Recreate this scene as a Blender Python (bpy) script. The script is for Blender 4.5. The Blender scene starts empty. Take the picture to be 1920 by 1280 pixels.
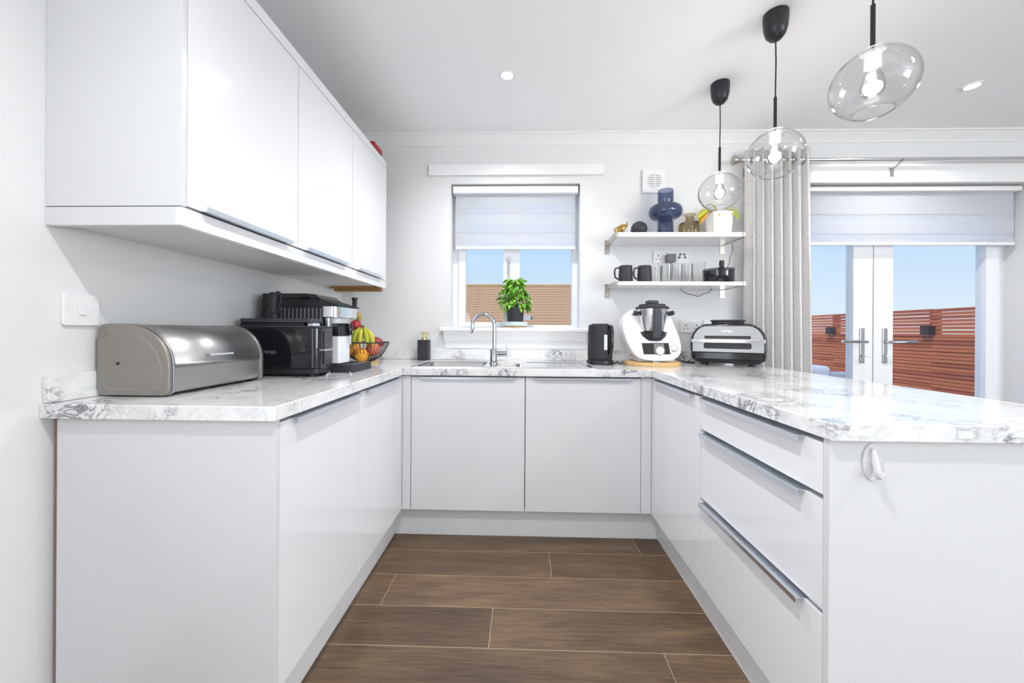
import bpy, bmesh, math, random
from mathutils import Vector, Matrix

random.seed(7)
S = bpy.context.scene
COL = S.collection
PI = math.pi

# ------------------------------------------------------------------ camera
FPX, VX, VY, ROLL, HCAM = 713.02, 979.56, 621.11, .0061, 1.1045
_th = math.atan((VX - 960) / FPX)
FWD = Vector((-math.sin(_th), math.cos(_th), 0))
_R0 = Vector((math.cos(_th), math.sin(_th), 0)); _U0 = Vector((0, 0, 1))
RGT = _R0 * math.cos(ROLL) + _U0 * math.sin(ROLL)
UPV = _U0 * math.cos(ROLL) - _R0 * math.sin(ROLL)
CAMP = Vector((0, 0, HCAM))
cd = bpy.data.cameras.new('camera'); cam = bpy.data.objects.new('camera', cd); COL.objects.link(cam)
cd.sensor_width = 36; cd.sensor_fit = 'HORIZONTAL'; cd.lens = FPX / 1920 * 36
cd.shift_y = -(640 - VY) / 1920; cd.clip_start = .02; cd.clip_end = 300
M4 = Matrix.Identity(4)
for i in range(3):
    M4[i][0] = RGT[i]; M4[i][1] = UPV[i]; M4[i][2] = -FWD[i]; M4[i][3] = CAMP[i]
cam.matrix_world = M4
S.camera = cam

def un(x, y, ax, val):
    """pixel of the 1920x1280 photo -> point on the plane ax = val"""
    d = FWD * FPX + RGT * (x - 960) - UPV * (y - VY)
    i = 'XYZ'.index(ax)
    return CAMP + d * ((val - CAMP[i]) / d[i])

# ------------------------------------------------------------------ colour management
S.view_settings.view_transform = 'Standard'; S.view_settings.look = 'None'
S.view_settings.gamma = 1; S.view_settings.use_curve_mapping = False
S.view_settings.exposure = 0.15

# ------------------------------------------------------------------ world: clear sky, paler towards the horizon
W = bpy.data.worlds.new('sky'); S.world = W; W.use_nodes = True
nt = W.node_tree; nt.nodes.clear()
wo = nt.nodes.new('ShaderNodeOutputWorld'); bg = nt.nodes.new('ShaderNodeBackground')
tc = nt.nodes.new('ShaderNodeTexCoord'); sx = nt.nodes.new('ShaderNodeSeparateXYZ')
cr = nt.nodes.new('ShaderNodeValToRGB')
e = cr.color_ramp.elements
e[0].position = 0.0; e[0].color = (.74, .84, .93, 1)
e[1].position = .75; e[1].color = (.25, .48, .95, 1)
m = cr.color_ramp.elements.new(.30); m.color = (.36, .61, .90, 1)
nt.links.new(tc.outputs['Generated'], sx.inputs[0]); nt.links.new(sx.outputs['Z'], cr.inputs[0])
nt.links.new(cr.outputs[0], bg.inputs[0]); bg.inputs[1].default_value = 1.0
nt.links.new(bg.outputs[0], wo.inputs[0])

def light(name, kind, loc, energy, color=(1, 1, 1), target=None, **kw):
    ld = bpy.data.lights.new(name, kind); ld.energy = energy; ld.color = color
    for k, v in kw.items(): setattr(ld, k, v)
    o = bpy.data.objects.new(name, ld); COL.objects.link(o); o.location = loc
    if target is not None:
        o.rotation_euler = (Vector(target) - Vector(loc)).to_track_quat('-Z', 'Y').to_euler()
    return o

light('sun', 'SUN', (-8, -6, 12), 2.4, (1, .93, .82), target=(-8 + .62, -6 + .42, 12 - .66), angle=.01)
# added fill lamps inside invented, unseen windows of the rear and right wall
light('fill_rear', 'AREA', (2.9, -3.25, 1.45), 9, (.90, .96, 1), target=(2.7, -2.3, 2.5),
      shape='RECTANGLE', size=2.3, size_y=1.6)
light('fill_right', 'AREA', (4.55, -2.30, 1.40), 112, (.90, .96, 1), target=(3.0, -1.2, 2.75),
      shape='RECTANGLE', size=1.6, size_y=1.6)

light('fill_left', 'AREA', (-1.14, -1.1, 1.40), 32, (.90, .96, 1), target=(.2, -.9, 2.1),
      shape='RECTANGLE', size=1.5, size_y=1.5)  # added fill lamp to brighten the drawer fronts, at an invented left window
# ------------------------------------------------------------------ materials
MATS = {}
def nm(name):
    m = bpy.data.materials.new(name); m.use_nodes = True
    MATS[name] = m
    return m, m.node_tree, m.node_tree.nodes['Principled BSDF']
def pbr(name, col, rough=.5, metal=0, coat=0, spec=.5, noise=0, nscale=8, emis=None, estr=0, bump=0, bscale=200, trans=0, ior=1.45, stretch=None):
    m, t, b = nm(name)
    b.inputs['Base Color'].default_value = (*col, 1); b.inputs['Roughness'].default_value = rough
    b.inputs['Metallic'].default_value = metal; b.inputs['Coat Weight'].default_value = coat
    b.inputs['Coat Roughness'].default_value = .04; b.inputs['Specular IOR Level'].default_value = spec
    b.inputs['Transmission Weight'].default_value = trans; b.inputs['IOR'].default_value = ior
    if emis: b.inputs['Emission Color'].default_value = (*emis, 1); b.inputs['Emission Strength'].default_value = estr
    if noise or bump or stretch:
        tc = t.nodes.new('ShaderNodeTexCoord'); mp = t.nodes.new('ShaderNodeMapping')
        t.links.new(tc.outputs['Object'], mp.inputs[0])
        if stretch: mp.inputs['Scale'].default_value = stretch
        if noise:
            n = t.nodes.new('ShaderNodeTexNoise'); n.inputs['Scale'].default_value = nscale; n.inputs['Detail'].default_value = 5
            t.links.new(mp.outputs[0], n.inputs[0])
            mx = t.nodes.new('ShaderNodeMix'); mx.data_type = 'RGBA'
            mx.inputs[6].default_value = (*[max(0, c * (1 - noise)) for c in col], 1)
            mx.inputs[7].default_value = (*[min(1, c * (1 + noise)) for c in col], 1)
            t.links.new(n.outputs[0], mx.inputs[0]); t.links.new(mx.outputs[2], b.inputs['Base Color'])
        if bump:
            n2 = t.nodes.new('ShaderNodeTexNoise'); n2.inputs['Scale'].default_value = bscale; n2.inputs['Detail'].default_value = 3
            t.links.new(mp.outputs[0], n2.inputs[0])
            bp = t.nodes.new('ShaderNodeBump'); bp.inputs['Strength'].default_value = bump; bp.inputs['Distance'].default_value = .002
            t.links.new(n2.outputs[0], bp.inputs['Height']); t.links.new(bp.outputs[0], b.inputs['Normal'])
    return m
def thin_glass(name, tint=(1, 1, 1), ior=1.45, rough=0.0, boost=1.0):
    """thin clear glass: what is not reflected by Fresnel passes straight through"""
    m, t, b = nm(name); t.nodes.remove(b)
    o = t.nodes['Material Output']
    tr = t.nodes.new('ShaderNodeBsdfTransparent'); tr.inputs[0].default_value = (*tint, 1)
    gl = t.nodes.new('ShaderNodeBsdfGlossy'); gl.inputs['Roughness'].default_value = rough
    fr = t.nodes.new('ShaderNodeLayerWeight'); fr.inputs[0].default_value = .5      # facing term, the same for both sides of a thin sheet
    pw = t.nodes.new('ShaderNodeMath'); pw.operation = 'POWER'; pw.inputs[1].default_value = 5; t.links.new(fr.outputs['Facing'], pw.inputs[0])
    sc = t.nodes.new('ShaderNodeMath'); sc.operation = 'MULTIPLY_ADD'; sc.inputs[1].default_value = .96; sc.inputs[2].default_value = .04; t.links.new(pw.outputs[0], sc.inputs[0])
    mm = t.nodes.new('ShaderNodeMath'); mm.operation = 'MULTIPLY'; mm.inputs[1].default_value = boost; mm.use_clamp = True
    mx = t.nodes.new('ShaderNodeMixShader')
    t.links.new(sc.outputs[0], mm.inputs[0]); t.links.new(mm.outputs[0], mx.inputs[0])
    t.links.new(tr.outputs[0], mx.inputs[1]); t.links.new(gl.outputs[0], mx.inputs[2]); t.links.new(mx.outputs[0], o.inputs[0])
    return m
def cloth_translucent(name, col, tl, transp=0.0):
    m, t, b = nm(name); t.nodes.remove(b); o = t.nodes['Material Output']
    d = t.nodes.new('ShaderNodeBsdfDiffuse'); d.inputs[0].default_value = (*col, 1)
    l = t.nodes.new('ShaderNodeBsdfTranslucent'); l.inputs[0].default_value = (*col, 1)
    x = t.nodes.new('ShaderNodeMixShader'); x.inputs[0].default_value = tl
    t.links.new(d.outputs[0], x.inputs[1]); t.links.new(l.outputs[0], x.inputs[2])
    p = t.nodes.new('ShaderNodeBsdfTransparent'); y = t.nodes.new('ShaderNodeMixShader'); y.inputs[0].default_value = transp
    t.links.new(x.outputs[0], y.inputs[1]); t.links.new(p.outputs[0], y.inputs[2]); t.links.new(y.outputs[0], o.inputs[0])
    return m

pbr('wall', (.78, .78, .778), .65, noise=.012, nscale=3, bump=.15, bscale=350)
pbr('ceiling', (.92, .92, .93), .7, noise=.008, nscale=2)
pbr('coving', (.85, .85, .85), .6, noise=.008)
pbr('white_trim', (.87, .87, .87), .28, noise=.01)
pbr('upvc', (.88, .89, .91), .18, noise=.006)
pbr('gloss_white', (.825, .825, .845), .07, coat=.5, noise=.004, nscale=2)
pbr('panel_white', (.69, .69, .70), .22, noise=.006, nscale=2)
pbr('plinth', (.80, .80, .80), .3, noise=.006)
pbr('carcass', (.30, .30, .31), .6, noise=.03)  # shade of the gaps round the base doors is put into this grey
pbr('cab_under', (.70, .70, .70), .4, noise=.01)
pbr('alu', (.74, .78, .83), .28, metal=1, noise=.02, nscale=40)
pbr('chrome', (.52, .53, .55), .07, metal=1, noise=.01)
pbr('nickel', (.46, .43, .39), .34, metal=1, noise=.03, nscale=60)
pbr('steel', (.42, .41, .405), .40, metal=1, noise=.06, nscale=30, stretch=(1, .15, 4))
pbr('steel_dull', (.34, .315, .285), .45, metal=1, noise=.10, nscale=9, bump=.2, bscale=60)
pbr('steel_face', (.34, .335, .33), .38, metal=1, noise=.05, nscale=40, stretch=(.15, 1, 4))
pbr('steel_bright', (.74, .74, .75), .17, metal=1, noise=.03, nscale=60)
pbr('black_gloss', (.010, .010, .013), .12, coat=.5, noise=.1)
pbr('black_satin', (.018, .018, .022), .38, noise=.15, nscale=30)
pbr('black_matte', (.022, .022, .026), .6, noise=.15, nscale=40)
pbr('slate', (.030, .031, .038), .5, noise=.15, nscale=30)
pbr('dark_grey', (.050, .053, .066), .42, noise=.1, nscale=30)
pbr('grey_plastic', (.16, .16, .17), .45, noise=.08)
pbr('white_plastic', (.84, .84, .84), .22, noise=.006)
pbr('white_off', (.78, .78, .79), .3, noise=.01)
pbr('brass', (.72, .55, .24), .25, metal=1, noise=.05)
pbr('gold_old', (.40, .26, .09), .35, metal=1, noise=.45, nscale=60)
pbr('copper_pipe', (.42, .16, .12), .45, metal=.4, noise=.1)
pbr('bamboo', (.68, .45, .20), .45, noise=.22, nscale=30, stretch=(6, 6, .4))
pbr('wood_trim', (.36, .19, .065), .5, noise=.25, nscale=30, stretch=(.5, 6, 6))
pbr('red_box', (.42, .018, .03), .4, noise=.1)
pbr('orange', (.86, .36, .03), .45, noise=.12, nscale=60, bump=.3, bscale=260)
pbr('apple', (.62, .17, .10), .25, noise=.5, nscale=28, stretch=(1, 1, .25))
pbr('apple_dark', (.36, .035, .035), .25, noise=.4, nscale=25, stretch=(1, 1, .25))
pbr('mango', (.33, .045, .075), .35, noise=.35, nscale=12)
pbr('banana', (.66, .60, .06), .45, noise=.3, nscale=22)
pbr('banana_green', (.50, .56, .05), .45, noise=.3, nscale=22)
pbr('pear', (.70, .55, .10), .42, noise=.22, nscale=24)
pbr('pear_brown', (.46, .33, .07), .45, noise=.2, nscale=24)
pbr('stem', (.10, .07, .03), .7, noise=.2)
pbr('basil', (.30, .60, .07), .42, noise=.35, nscale=24)
pbr('basil_dark', (.17, .44, .045), .42, noise=.35, nscale=24)
pbr('leaf_yellow', (.46, .50, .04), .4, noise=.35, nscale=14)
pbr('leaf_orange', (.50, .27, .04), .4, noise=.4, nscale=16)
pbr('soil', (.05, .035, .025), .9, noise=.4, nscale=90)
pbr('pale_blue', (.66, .78, .78), .3, noise=.02)
pbr('milk', (.82, .83, .86), .12, coat=.4, noise=.01)
pbr('screen', (.02, .022, .024), .07, coat=.6, noise=.2, nscale=6)
pbr('screen_grey', (.20, .22, .21), .2, noise=.25, nscale=20)
pbr('outdoor_grey', (.42, .46, .52), .8, noise=.08)
pbr('outdoor_pale', (.62, .66, .72), .8, noise=.08)
pbr('paving', (.52, .50, .47), .8, noise=.12, nscale=6)
pbr('hedge_dark', (.16, .075, .05), .9, noise=.4, nscale=8)
pbr('brick_far', (.50, .32, .22), .85, noise=.2, nscale=20)
pbr('tile', (.60, .36, .195), .8, noise=.28, nscale=9)
pbr('ridge', (.72, .44, .20), .8, noise=.3, nscale=9)
pbr('cedar', (.47, .135, .06), .6, noise=.35, nscale=18, stretch=(1, .10, 1))
pbr('cedar_dark', (.36, .085, .042), .6, noise=.35, nscale=18, stretch=(1, .10, 1))
pbr('lamp_lens', (1, 1, 1), .3, emis=(1, .97, .92), estr=14, noise=.001)
pbr('filament', (1, .9, .7), .4, emis=(1, .86, .62), estr=25, noise=.001)
pbr('frost', (.9, .9, .9), .3, noise=.01)
thin_glass('pane', (.985, .99, .995), 1.45, boost=.75)
thin_glass('clear_glass', (.985, .985, .985), 1.50, boost=1.5)
thin_glass('bulb_glass', (.97, .97, .97), 1.45, boost=1.6)
thin_glass('tumbler', (.988, .99, .99), 1.52, boost=.9)
thin_glass('blue_glass', (.56, .60, .71), 1.5, boost=1.2)
thin_glass('amber_glass', (.84, .79, .67), 1.5, boost=1.2)
thin_glass('smoke_plastic', (.45, .46, .48), 1.45)
cloth_translucent('blind_solid', (.80, .81, .84), .50)
cloth_translucent('blind_sheer', (.88, .89, .92), .60, .32)
# curtain: woven oatmeal cloth
m, t, b = nm('curtain')
b.inputs['Roughness'].default_value = .9; b.inputs['Sheen Weight'].default_value = .2
tcn = t.nodes.new('ShaderNodeTexCoord'); mp = t.nodes.new('ShaderNodeMapping'); mp.inputs['Scale'].default_value = (260, 260, 40)
nz = t.nodes.new('ShaderNodeTexNoise'); nz.inputs['Scale'].default_value = 1; nz.inputs['Detail'].default_value = 3
rp = t.nodes.new('ShaderNodeValToRGB'); rp.color_ramp.elements[0].color = (.62, .60, .59, 1); rp.color_ramp.elements[1].color = (.80, .785, .775, 1)
rp.color_ramp.elements[0].position = .3; rp.color_ramp.elements[1].position = .7
t.links.new(tcn.outputs['Object'], mp.inputs[0]); t.links.new(mp.outputs[0], nz.inputs[0]); t.links.new(nz.outputs[0], rp.inputs[0]); t.links.new(rp.outputs[0], b.inputs['Base Color'])

# marble-look laminate: white with wandering grey veins in drifts
def marble(name, rough):
    m, t, b = nm(name); N = t.nodes.new; L = t.links.new
    b.inputs['Roughness'].default_value = rough; b.inputs['Coat Weight'].default_value = .25; b.inputs['Coat Roughness'].default_value = .06
    g = N('ShaderNodeNewGeometry'); mp = N('ShaderNodeMapping'); mp.inputs['Rotation'].default_value = (.3, .2, .5)
    L(g.outputs['Position'], mp.inputs[0])
    def vein(scale, dist, width, seed):
        mp2 = N('ShaderNodeMapping'); mp2.inputs['Location'].default_value = (seed, seed * .7, seed * .3); L(mp.outputs[0], mp2.inputs[0])
        n = N('ShaderNodeTexNoise'); n.inputs['Scale'].default_value = scale; n.inputs['Detail'].default_value = 7; n.inputs['Roughness'].default_value = .62; n.inputs['Distortion'].default_value = dist
        L(mp2.outputs[0], n.inputs[0])
        s = N('ShaderNodeMath'); s.operation = 'SUBTRACT'; s.inputs[1].default_value = .5; L(n.outputs[0], s.inputs[0])
        a = N('ShaderNodeMath'); a.operation = 'ABSOLUTE'; L(s.outputs[0], a.inputs[0])
        r = N('ShaderNodeMapRange'); r.inputs['From Min'].default_value = 0; r.inputs['From Max'].default_value = width; r.inputs['To Min'].default_value = 1; r.inputs['To Max'].default_value = 0; L(a.outputs[0], r.inputs[0])
        return r.outputs[0]
    v1 = vein(5.5, 1.1, .035, 3.1); v2 = vein(11, 1.6, .055, 8.7)
    nm_ = N('ShaderNodeTexNoise'); nm_.inputs['Scale'].default_value = 4.6; nm_.inputs['Detail'].default_value = 3; L(mp.outputs[0], nm_.inputs[0])
    mk = N('ShaderNodeMapRange'); mk.inputs['From Min'].default_value = .46; mk.inputs['From Max'].default_value = .64; L(nm_.outputs[0], mk.inputs[0])
    a = N('ShaderNodeMath'); a.operation = 'MULTIPLY'; L(v2, a.inputs[0]); L(mk.outputs[0], a.inputs[1])
    a1 = N('ShaderNodeMath'); a1.operation = 'MULTIPLY'; a1.inputs[1].default_value = .30; L(v1, a1.inputs[0])
    mxm = N('ShaderNodeMath'); mxm.operation = 'MAXIMUM'; L(a.outputs[0], mxm.inputs[0]); L(a1.outputs[0], mxm.inputs[1])
    cl = N('ShaderNodeMath'); cl.operation = 'MULTIPLY'; cl.inputs[1].default_value = .15; L(mk.outputs[0], cl.inputs[0])
    ad = N('ShaderNodeMath'); ad.operation = 'ADD'; ad.use_clamp = True; L(mxm.outputs[0], ad.inputs[0]); L(cl.outputs[0], ad.inputs[1])
    cr = N('ShaderNodeValToRGB'); cr.color_ramp.elements[0].color = (.84, .84, .835, 1); cr.color_ramp.elements[1].color = (.22, .22, .24, 1)
    k = cr.color_ramp.elements.new(.30); k.color = (.73, .73, .73, 1)
    L(ad.outputs[0], cr.inputs[0]); L(cr.outputs[0], b.inputs['Base Color'])
marble('marble', .13)

# floor: smoked oak plank, grain along X, each plank its own tone
def oak(name, dark):
    m, t, b = nm(name); N = t.nodes.new; L = t.links.new
    b.inputs['Roughness'].default_value = .42
    tc = N('ShaderNodeTexCoord'); oi = N('ShaderNodeObjectInfo')
    off = N('ShaderNodeVectorMath'); off.operation = 'SCALE'; off.inputs[3].default_value = 23.0
    cx = N('ShaderNodeCombineXYZ'); L(oi.outputs['Random'], cx.inputs[0]); L(oi.outputs['Random'], cx.inputs[1]); L(cx.outputs[0], off.inputs[0])
    ad = N('ShaderNodeVectorMath'); ad.operation = 'ADD'; L(tc.outputs['Object'], ad.inputs[0]); L(off.outputs[0], ad.inputs[1])
    mp = N('ShaderNodeMapping'); mp.inputs['Scale'].default_value = (1.9, 42, 1); L(ad.outputs[0], mp.inputs[0])
    n1 = N('ShaderNodeTexNoise'); n1.inputs['Scale'].default_value = 3.2; n1.inputs['Detail'].default_value = 8; n1.inputs['Roughness'].default_value = .68; n1.inputs['Distortion'].default_value = .5; L(mp.outputs[0], n1.inputs[0])
    mp2 = N('ShaderNodeMapping'); mp2.inputs['Scale'].default_value = (1.0, 4.5, 1); L(ad.outputs[0], mp2.inputs[0])
    n2 = N('ShaderNodeTexNoise'); n2.inputs['Scale'].default_value = 2.2; n2.inputs['Detail'].default_value = 3; L(mp2.outputs[0], n2.inputs[0])
    mx = N('ShaderNodeMix'); mx.data_type = 'FLOAT'; mx.inputs[0].default_value = .38; L(n1.outputs[0], mx.inputs[2]); L(n2.outputs[0], mx.inputs[3])
    cr = N('ShaderNodeValToRGB'); r = cr.color_ramp
    r.elements[0].position = .30; r.elements[0].color = (.060 * dark, .038 * dark, .026 * dark, 1)
    r.elements[1].position = .70; r.elements[1].color = (.33 * dark, .205 * dark, .105 * dark, 1)
    k = r.elements.new(.47); k.color = (.135 * dark, .083 * dark, .050 * dark, 1)
    k = r.elements.new(.57); k.color = (.20 * dark, .125 * dark, .070 * dark, 1)
    L(mx.outputs[0], cr.inputs[0])
    hs = N('ShaderNodeHueSaturation'); mr = N('ShaderNodeMapRange'); mr.inputs['To Min'].default_value = .82; mr.inputs['To Max'].default_value = 1.18
    L(oi.outputs['Random'], mr.inputs[0]); L(mr.outputs[0], hs.inputs['Value']); L(cr.outputs[0], hs.inputs['Color']); L(hs.outputs[0], b.inputs['Base Color'])
    bp = N('ShaderNodeBump'); bp.inputs['Strength'].default_value = .12; bp.inputs['Distance'].default_value = .002; L(n1.outputs[0], bp.inputs['Height']); L(bp.outputs[0], b.inputs['Normal'])
oak('oak', .95)
pbr('oak_joint', (.52, .40, .28), .6, noise=.1)

# ------------------------------------------------------------------ object helpers
def link(name, me, mat, parent=None):
    o = bpy.data.objects.new(name, me); COL.objects.link(o)
    if mat and not me.materials: me.materials.append(MATS[mat] if isinstance(mat, str) else mat)
    if parent: o.parent = parent
    return o
def tag(o, label=None, cat=None, group=None, kind=None):
    if label: o['label'] = label
    if cat: o['category'] = cat
    if group: o['group'] = group
    if kind: o['kind'] = kind
    return o
def thing(name, loc, label=None, cat=None, group=None, kind=None, rz=0):
    o = bpy.data.objects.new(name, None); COL.objects.link(o); o.location = loc; o.rotation_euler = (0, 0, rz)
    o.empty_display_size = .05
    return tag(o, label, cat, group, kind)
def root_off(parent):
    """world offset of an unrotated parent chain"""
    v = Vector((0, 0, 0)); p = parent
    while p: v += p.location; p = p.parent
    return v
def mesh(name, verts, faces, mat, parent=None, smooth=False, bevel=0, seg=2, local=False, sub=0, solid=0):
    me = bpy.data.meshes.new(name)
    off = Vector((0, 0, 0)) if local else root_off(parent)
    me.from_pydata([Vector(v) - off for v in verts], [], faces); me.update()
    bm = bmesh.new(); bm.from_mesh(me); bmesh.ops.recalc_face_normals(bm, faces=bm.faces); bm.to_mesh(me); bm.free()
    if smooth:
        for p in me.polygons: p.use_smooth = True
    o = link(name, me, mat, parent)
    if solid:
        md = o.modifiers.new('solid', 'SOLIDIFY'); md.thickness = solid
    if bevel:
        md = o.modifiers.new('bevel', 'BEVEL'); md.width = bevel; md.segments = seg; md.limit_method = 'ANGLE'; md.angle_limit = .6
        for p in me.polygons: p.use_smooth = True
        md.harden_normals = True
    if sub:
        md = o.modifiers.new('sub', 'SUBSURF'); md.levels = sub; md.render_levels = sub
    return o
def boxgeo(x0, x1, y0, y1, z0, z1):
    v = [(x, y, z) for x in (x0, x1) for y in (y0, y1) for z in (z0, z1)]
    f = [(0, 1, 3, 2), (4, 6, 7, 5), (0, 4, 5, 1), (2, 3, 7, 6), (0, 2, 6, 4), (1, 5, 7, 3)]
    return v, f
def box(name, x0, x1, y0, y1, z0, z1, mat, parent=None, bevel=0, seg=2, local=False):
    v, f = boxgeo(x0, x1, y0, y1, z0, z1)
    return mesh(name, v, f, mat, parent, bevel=bevel, seg=seg, local=local)
def boxes(name, lst, mat, parent=None, local=False, bevel=0):
    V = []; F = []
    for b in lst:
        v, f = boxgeo(*b); k = len(V); V += v; F += [tuple(i + k for i in q) for q in f]
    return mesh(name, V, F, mat, parent, local=local, bevel=bevel)
def lathe(name, prof, mat, parent=None, seg=32, center=(0, 0, 0), local=False, smooth=True, closed=False, solid=0, sx=1, sy=1):
    V = []; F = []; n = len(prof)
    for k in range(seg):
        a = 2 * PI * k / seg
        for r, z in prof: V.append((center[0] + r * math.cos(a) * sx, center[1] + r * math.sin(a) * sy, center[2] + z))
    rng = n if closed else n - 1
    for k in range(seg):
        for i in range(rng):
            a, b2 = k * n + i, k * n + (i + 1) % n; c, d = ((k + 1) % seg) * n + (i + 1) % n, ((k + 1) % seg) * n + i
            F.append((a, b2, c, d))
    me_o = mesh(name, V, F, mat, parent, smooth=smooth, local=local, solid=solid)
    bm = bmesh.new(); bm.from_mesh(me_o.data); bmesh.ops.remove_doubles(bm, verts=bm.verts, dist=1e-6)
    bmesh.ops.recalc_face_normals(bm, faces=bm.faces); bm.to_mesh(me_o.data); bm.free()
    if smooth: sharp(me_o, .75)
    return me_o
def sharp(o, ang):
    bm = bmesh.new(); bm.from_mesh(o.data)
    for ed in bm.edges:
        if len(ed.link_faces) == 2 and ed.calc_face_angle(0) > ang: ed.smooth = False
    bm.to_mesh(o.data); bm.free()
def tube(name, pts, r, mat, parent=None, seg=10, local=False, radii=None, closed=False):
    P = [Vector(p) for p in pts]; n = len(P); V = []; F = []
    up = Vector((0, 0, 1)); prev = None
    for i, p in enumerate(P):
        if closed: tg = P[(i + 1) % n] - P[i - 1]
        else: tg = P[min(i + 1, n - 1)] - P[max(i - 1, 0)]
        tg.normalize()
        if prev is None:
            a = tg.cross(up if abs(tg.dot(up)) < .95 else Vector((1, 0, 0))).normalized()
        else:
            a = (prev - tg * prev.dot(tg)).normalized()
        prev = a; b2 = tg.cross(a)
        rr = radii[i] if radii else r
        for k in range(seg):
            t = 2 * PI * k / seg; V.append(p + a * (rr * math.cos(t)) + b2 * (rr * math.sin(t)))
    for i in range(n if closed else n - 1):
        j = (i + 1) % n
        for k in range(seg): F.append((i * seg + k, i * seg + (k + 1) % seg, j * seg + (k + 1) % seg, j * seg + k))
    if not closed: F += [tuple(range(seg - 1, -1, -1)), tuple((n - 1) * seg + k for k in range(seg))]
    o = mesh(name, V, F, mat, parent, smooth=True, local=local); sharp(o, .9); return o
def prism(name, poly, axis, a0, a1, mat, parent=None, bevel=0, seg=2, local=False, smooth=False):
    """poly: 2D points; axis X -> (y,z), Y -> (x,z), Z -> (x,y)"""
    def p3(q, h): return {'X': (h, q[0], q[1]), 'Y': (q[0], h, q[1]), 'Z': (q[0], q[1], h)}[axis]
    n = len(poly); V = [p3(q, a0) for q in poly] + [p3(q, a1) for q in poly]
    F = [tuple(range(n)), tuple(range(2 * n - 1, n - 1, -1))] + [(i, (i + 1) % n, n + (i + 1) % n, n + i) for i in range(n)]
    o = mesh(name, V, F, mat, parent, bevel=bevel, seg=seg, local=local)
    if smooth:
        for p in o.data.polygons: p.use_smooth = True
        sharp(o, .6)
    return o
def rrect(x0, x1, y0, y1, r, n=5):
    if not isinstance(r, (list, tuple)): r = [r] * 4
    out = []
    for (cx, cy, a0, rr) in ((x1 - r[0], y1 - r[0], 0, r[0]), (x0 + r[1], y1 - r[1], PI / 2, r[1]), (x0 + r[2], y0 + r[2], PI, r[2]), (x1 - r[3], y0 + r[3], 1.5 * PI, r[3])):
        for k in range(n + 1):
            a = a0 + PI / 2 * k / n; out.append((cx + rr * math.cos(a), cy + rr * math.sin(a)))
    return out
def ball(name, c, r, mat, parent=None, sc=(1, 1, 1), seg=24, ring=14, local=False):
    prof = [(r * math.sin(PI * i / ring), -r * math.cos(PI * i / ring) * sc[2]) for i in range(ring + 1)]
    return lathe(name, prof, mat, parent, seg=seg, center=c, local=local, sx=sc[0], sy=sc[1])
def copy_tree(o, parent=None):
    c = o.copy(); COL.objects.link(c)
    if parent: c.parent = parent
    for ch in list(o.children): copy_tree(ch, c)
    return c
def text_mesh(name, s, size, mat, parent, matrix, extrude=.0004):
    cu = bpy.data.curves.new(name, 'FONT'); cu.body = s; cu.size = size; cu.extrude = extrude; cu.align_x = 'CENTER'; cu.align_y = 'CENTER'
    to = bpy.data.objects.new(name + '_tmp', cu); COL.objects.link(to)
    dg = bpy.context.evaluated_depsgraph_get()
    me = bpy.data.meshes.new_from_object(to.evaluated_get(dg)); bpy.data.objects.remove(to); bpy.data.curves.remove(cu)
    me.materials.clear()
    me.transform(matrix); o = link(name, me, mat, parent); return o

# ------------------------------------------------------------------ main dimensions (metres)
XW, YW = -1.244, 2.585          # left wall face, back wall face
XR, YR = 4.70, -3.40            # right wall, rear wall
CEIL = 2.43
WT, WB = .910, .8716            # worktop top / underside
XL, XRT, YB = -.6254, .6682, 1.9755   # inner worktop edges
YNL, YNR = .9458, .8373         # near ends of left run and peninsula
XP = 1.4095                     # outer edge of peninsula
DXL, DXR, DY = -.6342, .6757, 2.0009  # door planes
PXL, PXR, PY = -.6873, .7255, 2.0525  # plinth planes
ZD0, ZD1 = .158, .862           # door bottom / top

# ================================================================== SETTING
# floor with individual planks (rows run left to right)
floor = thing('floor', (0, 0, 0), 'brown smoked oak plank floor with thin pale joints', kind='structure')
box('floor_base', XW - .3, XR + .3, YR - .3, YW + .3, -.20, -.0012, 'oak_joint', floor)
# seams measured in the photograph
ys = [un(x, y, 'Z', 0).y for x, y in ((723, 1029), (692, 1074), (655, 1131.5), (610, 1206))]
pitch = (ys[0] - ys[-1]) / 3
joint_x = {0: un(1194, 1025, 'Z', 0).x, 1: un(1032, 1060, 'Z', 0).x, 2: un(728, 1104, 'Z', 0).x, 3: un(920, 1178, 'Z', 0).x, 4: un(1257, 1254, 'Z', 0).x}
PL = 1.50; gp = .0014
v, f = boxgeo(gp, PL - gp, gp + .0006, pitch - gp - .0006, -.001, 0)
plank_me = bpy.data.meshes.new('plank'); plank_me.from_pydata(v, [], f); plank_me.materials.append(MATS['oak'])
row = -3; yy = ys[0] + 3 * pitch; idx = 0
while yy > YR:
    y0 = yy - pitch
    jx = joint_x.get(row + 1 if row >= -1 else -99, random.uniform(-.6, .6))
    y_top = yy
    x = jx - PL * math.ceil((jx - XW) / PL)
    while x < XR:
        a, b_ = max(x, XW), min(x + PL, XR); c, d = max(y0, YR), min(y_top, YW)
        if b_ - a > .01 and d - c > .01:
            if b_ - a > PL - .001 and d - c > pitch - .001:
                o = bpy.data.objects.new('plank', plank_me); COL.objects.link(o); o.parent = floor; o.location = (x, y0, 0)
            else:
                vv, ff = boxgeo(gp, b_ - a - gp, gp + .0006, d - c - gp - .0006, -.001, 0)
                me = bpy.data.meshes.new('plank'); me.from_pydata(vv, [], ff); me.materials.append(MATS['oak'])
                o = bpy.data.objects.new('plank', me); COL.objects.link(o); o.parent = floor; o.location = (a, c, 0)
        x += PL
    yy -= pitch; row += 1

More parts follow.
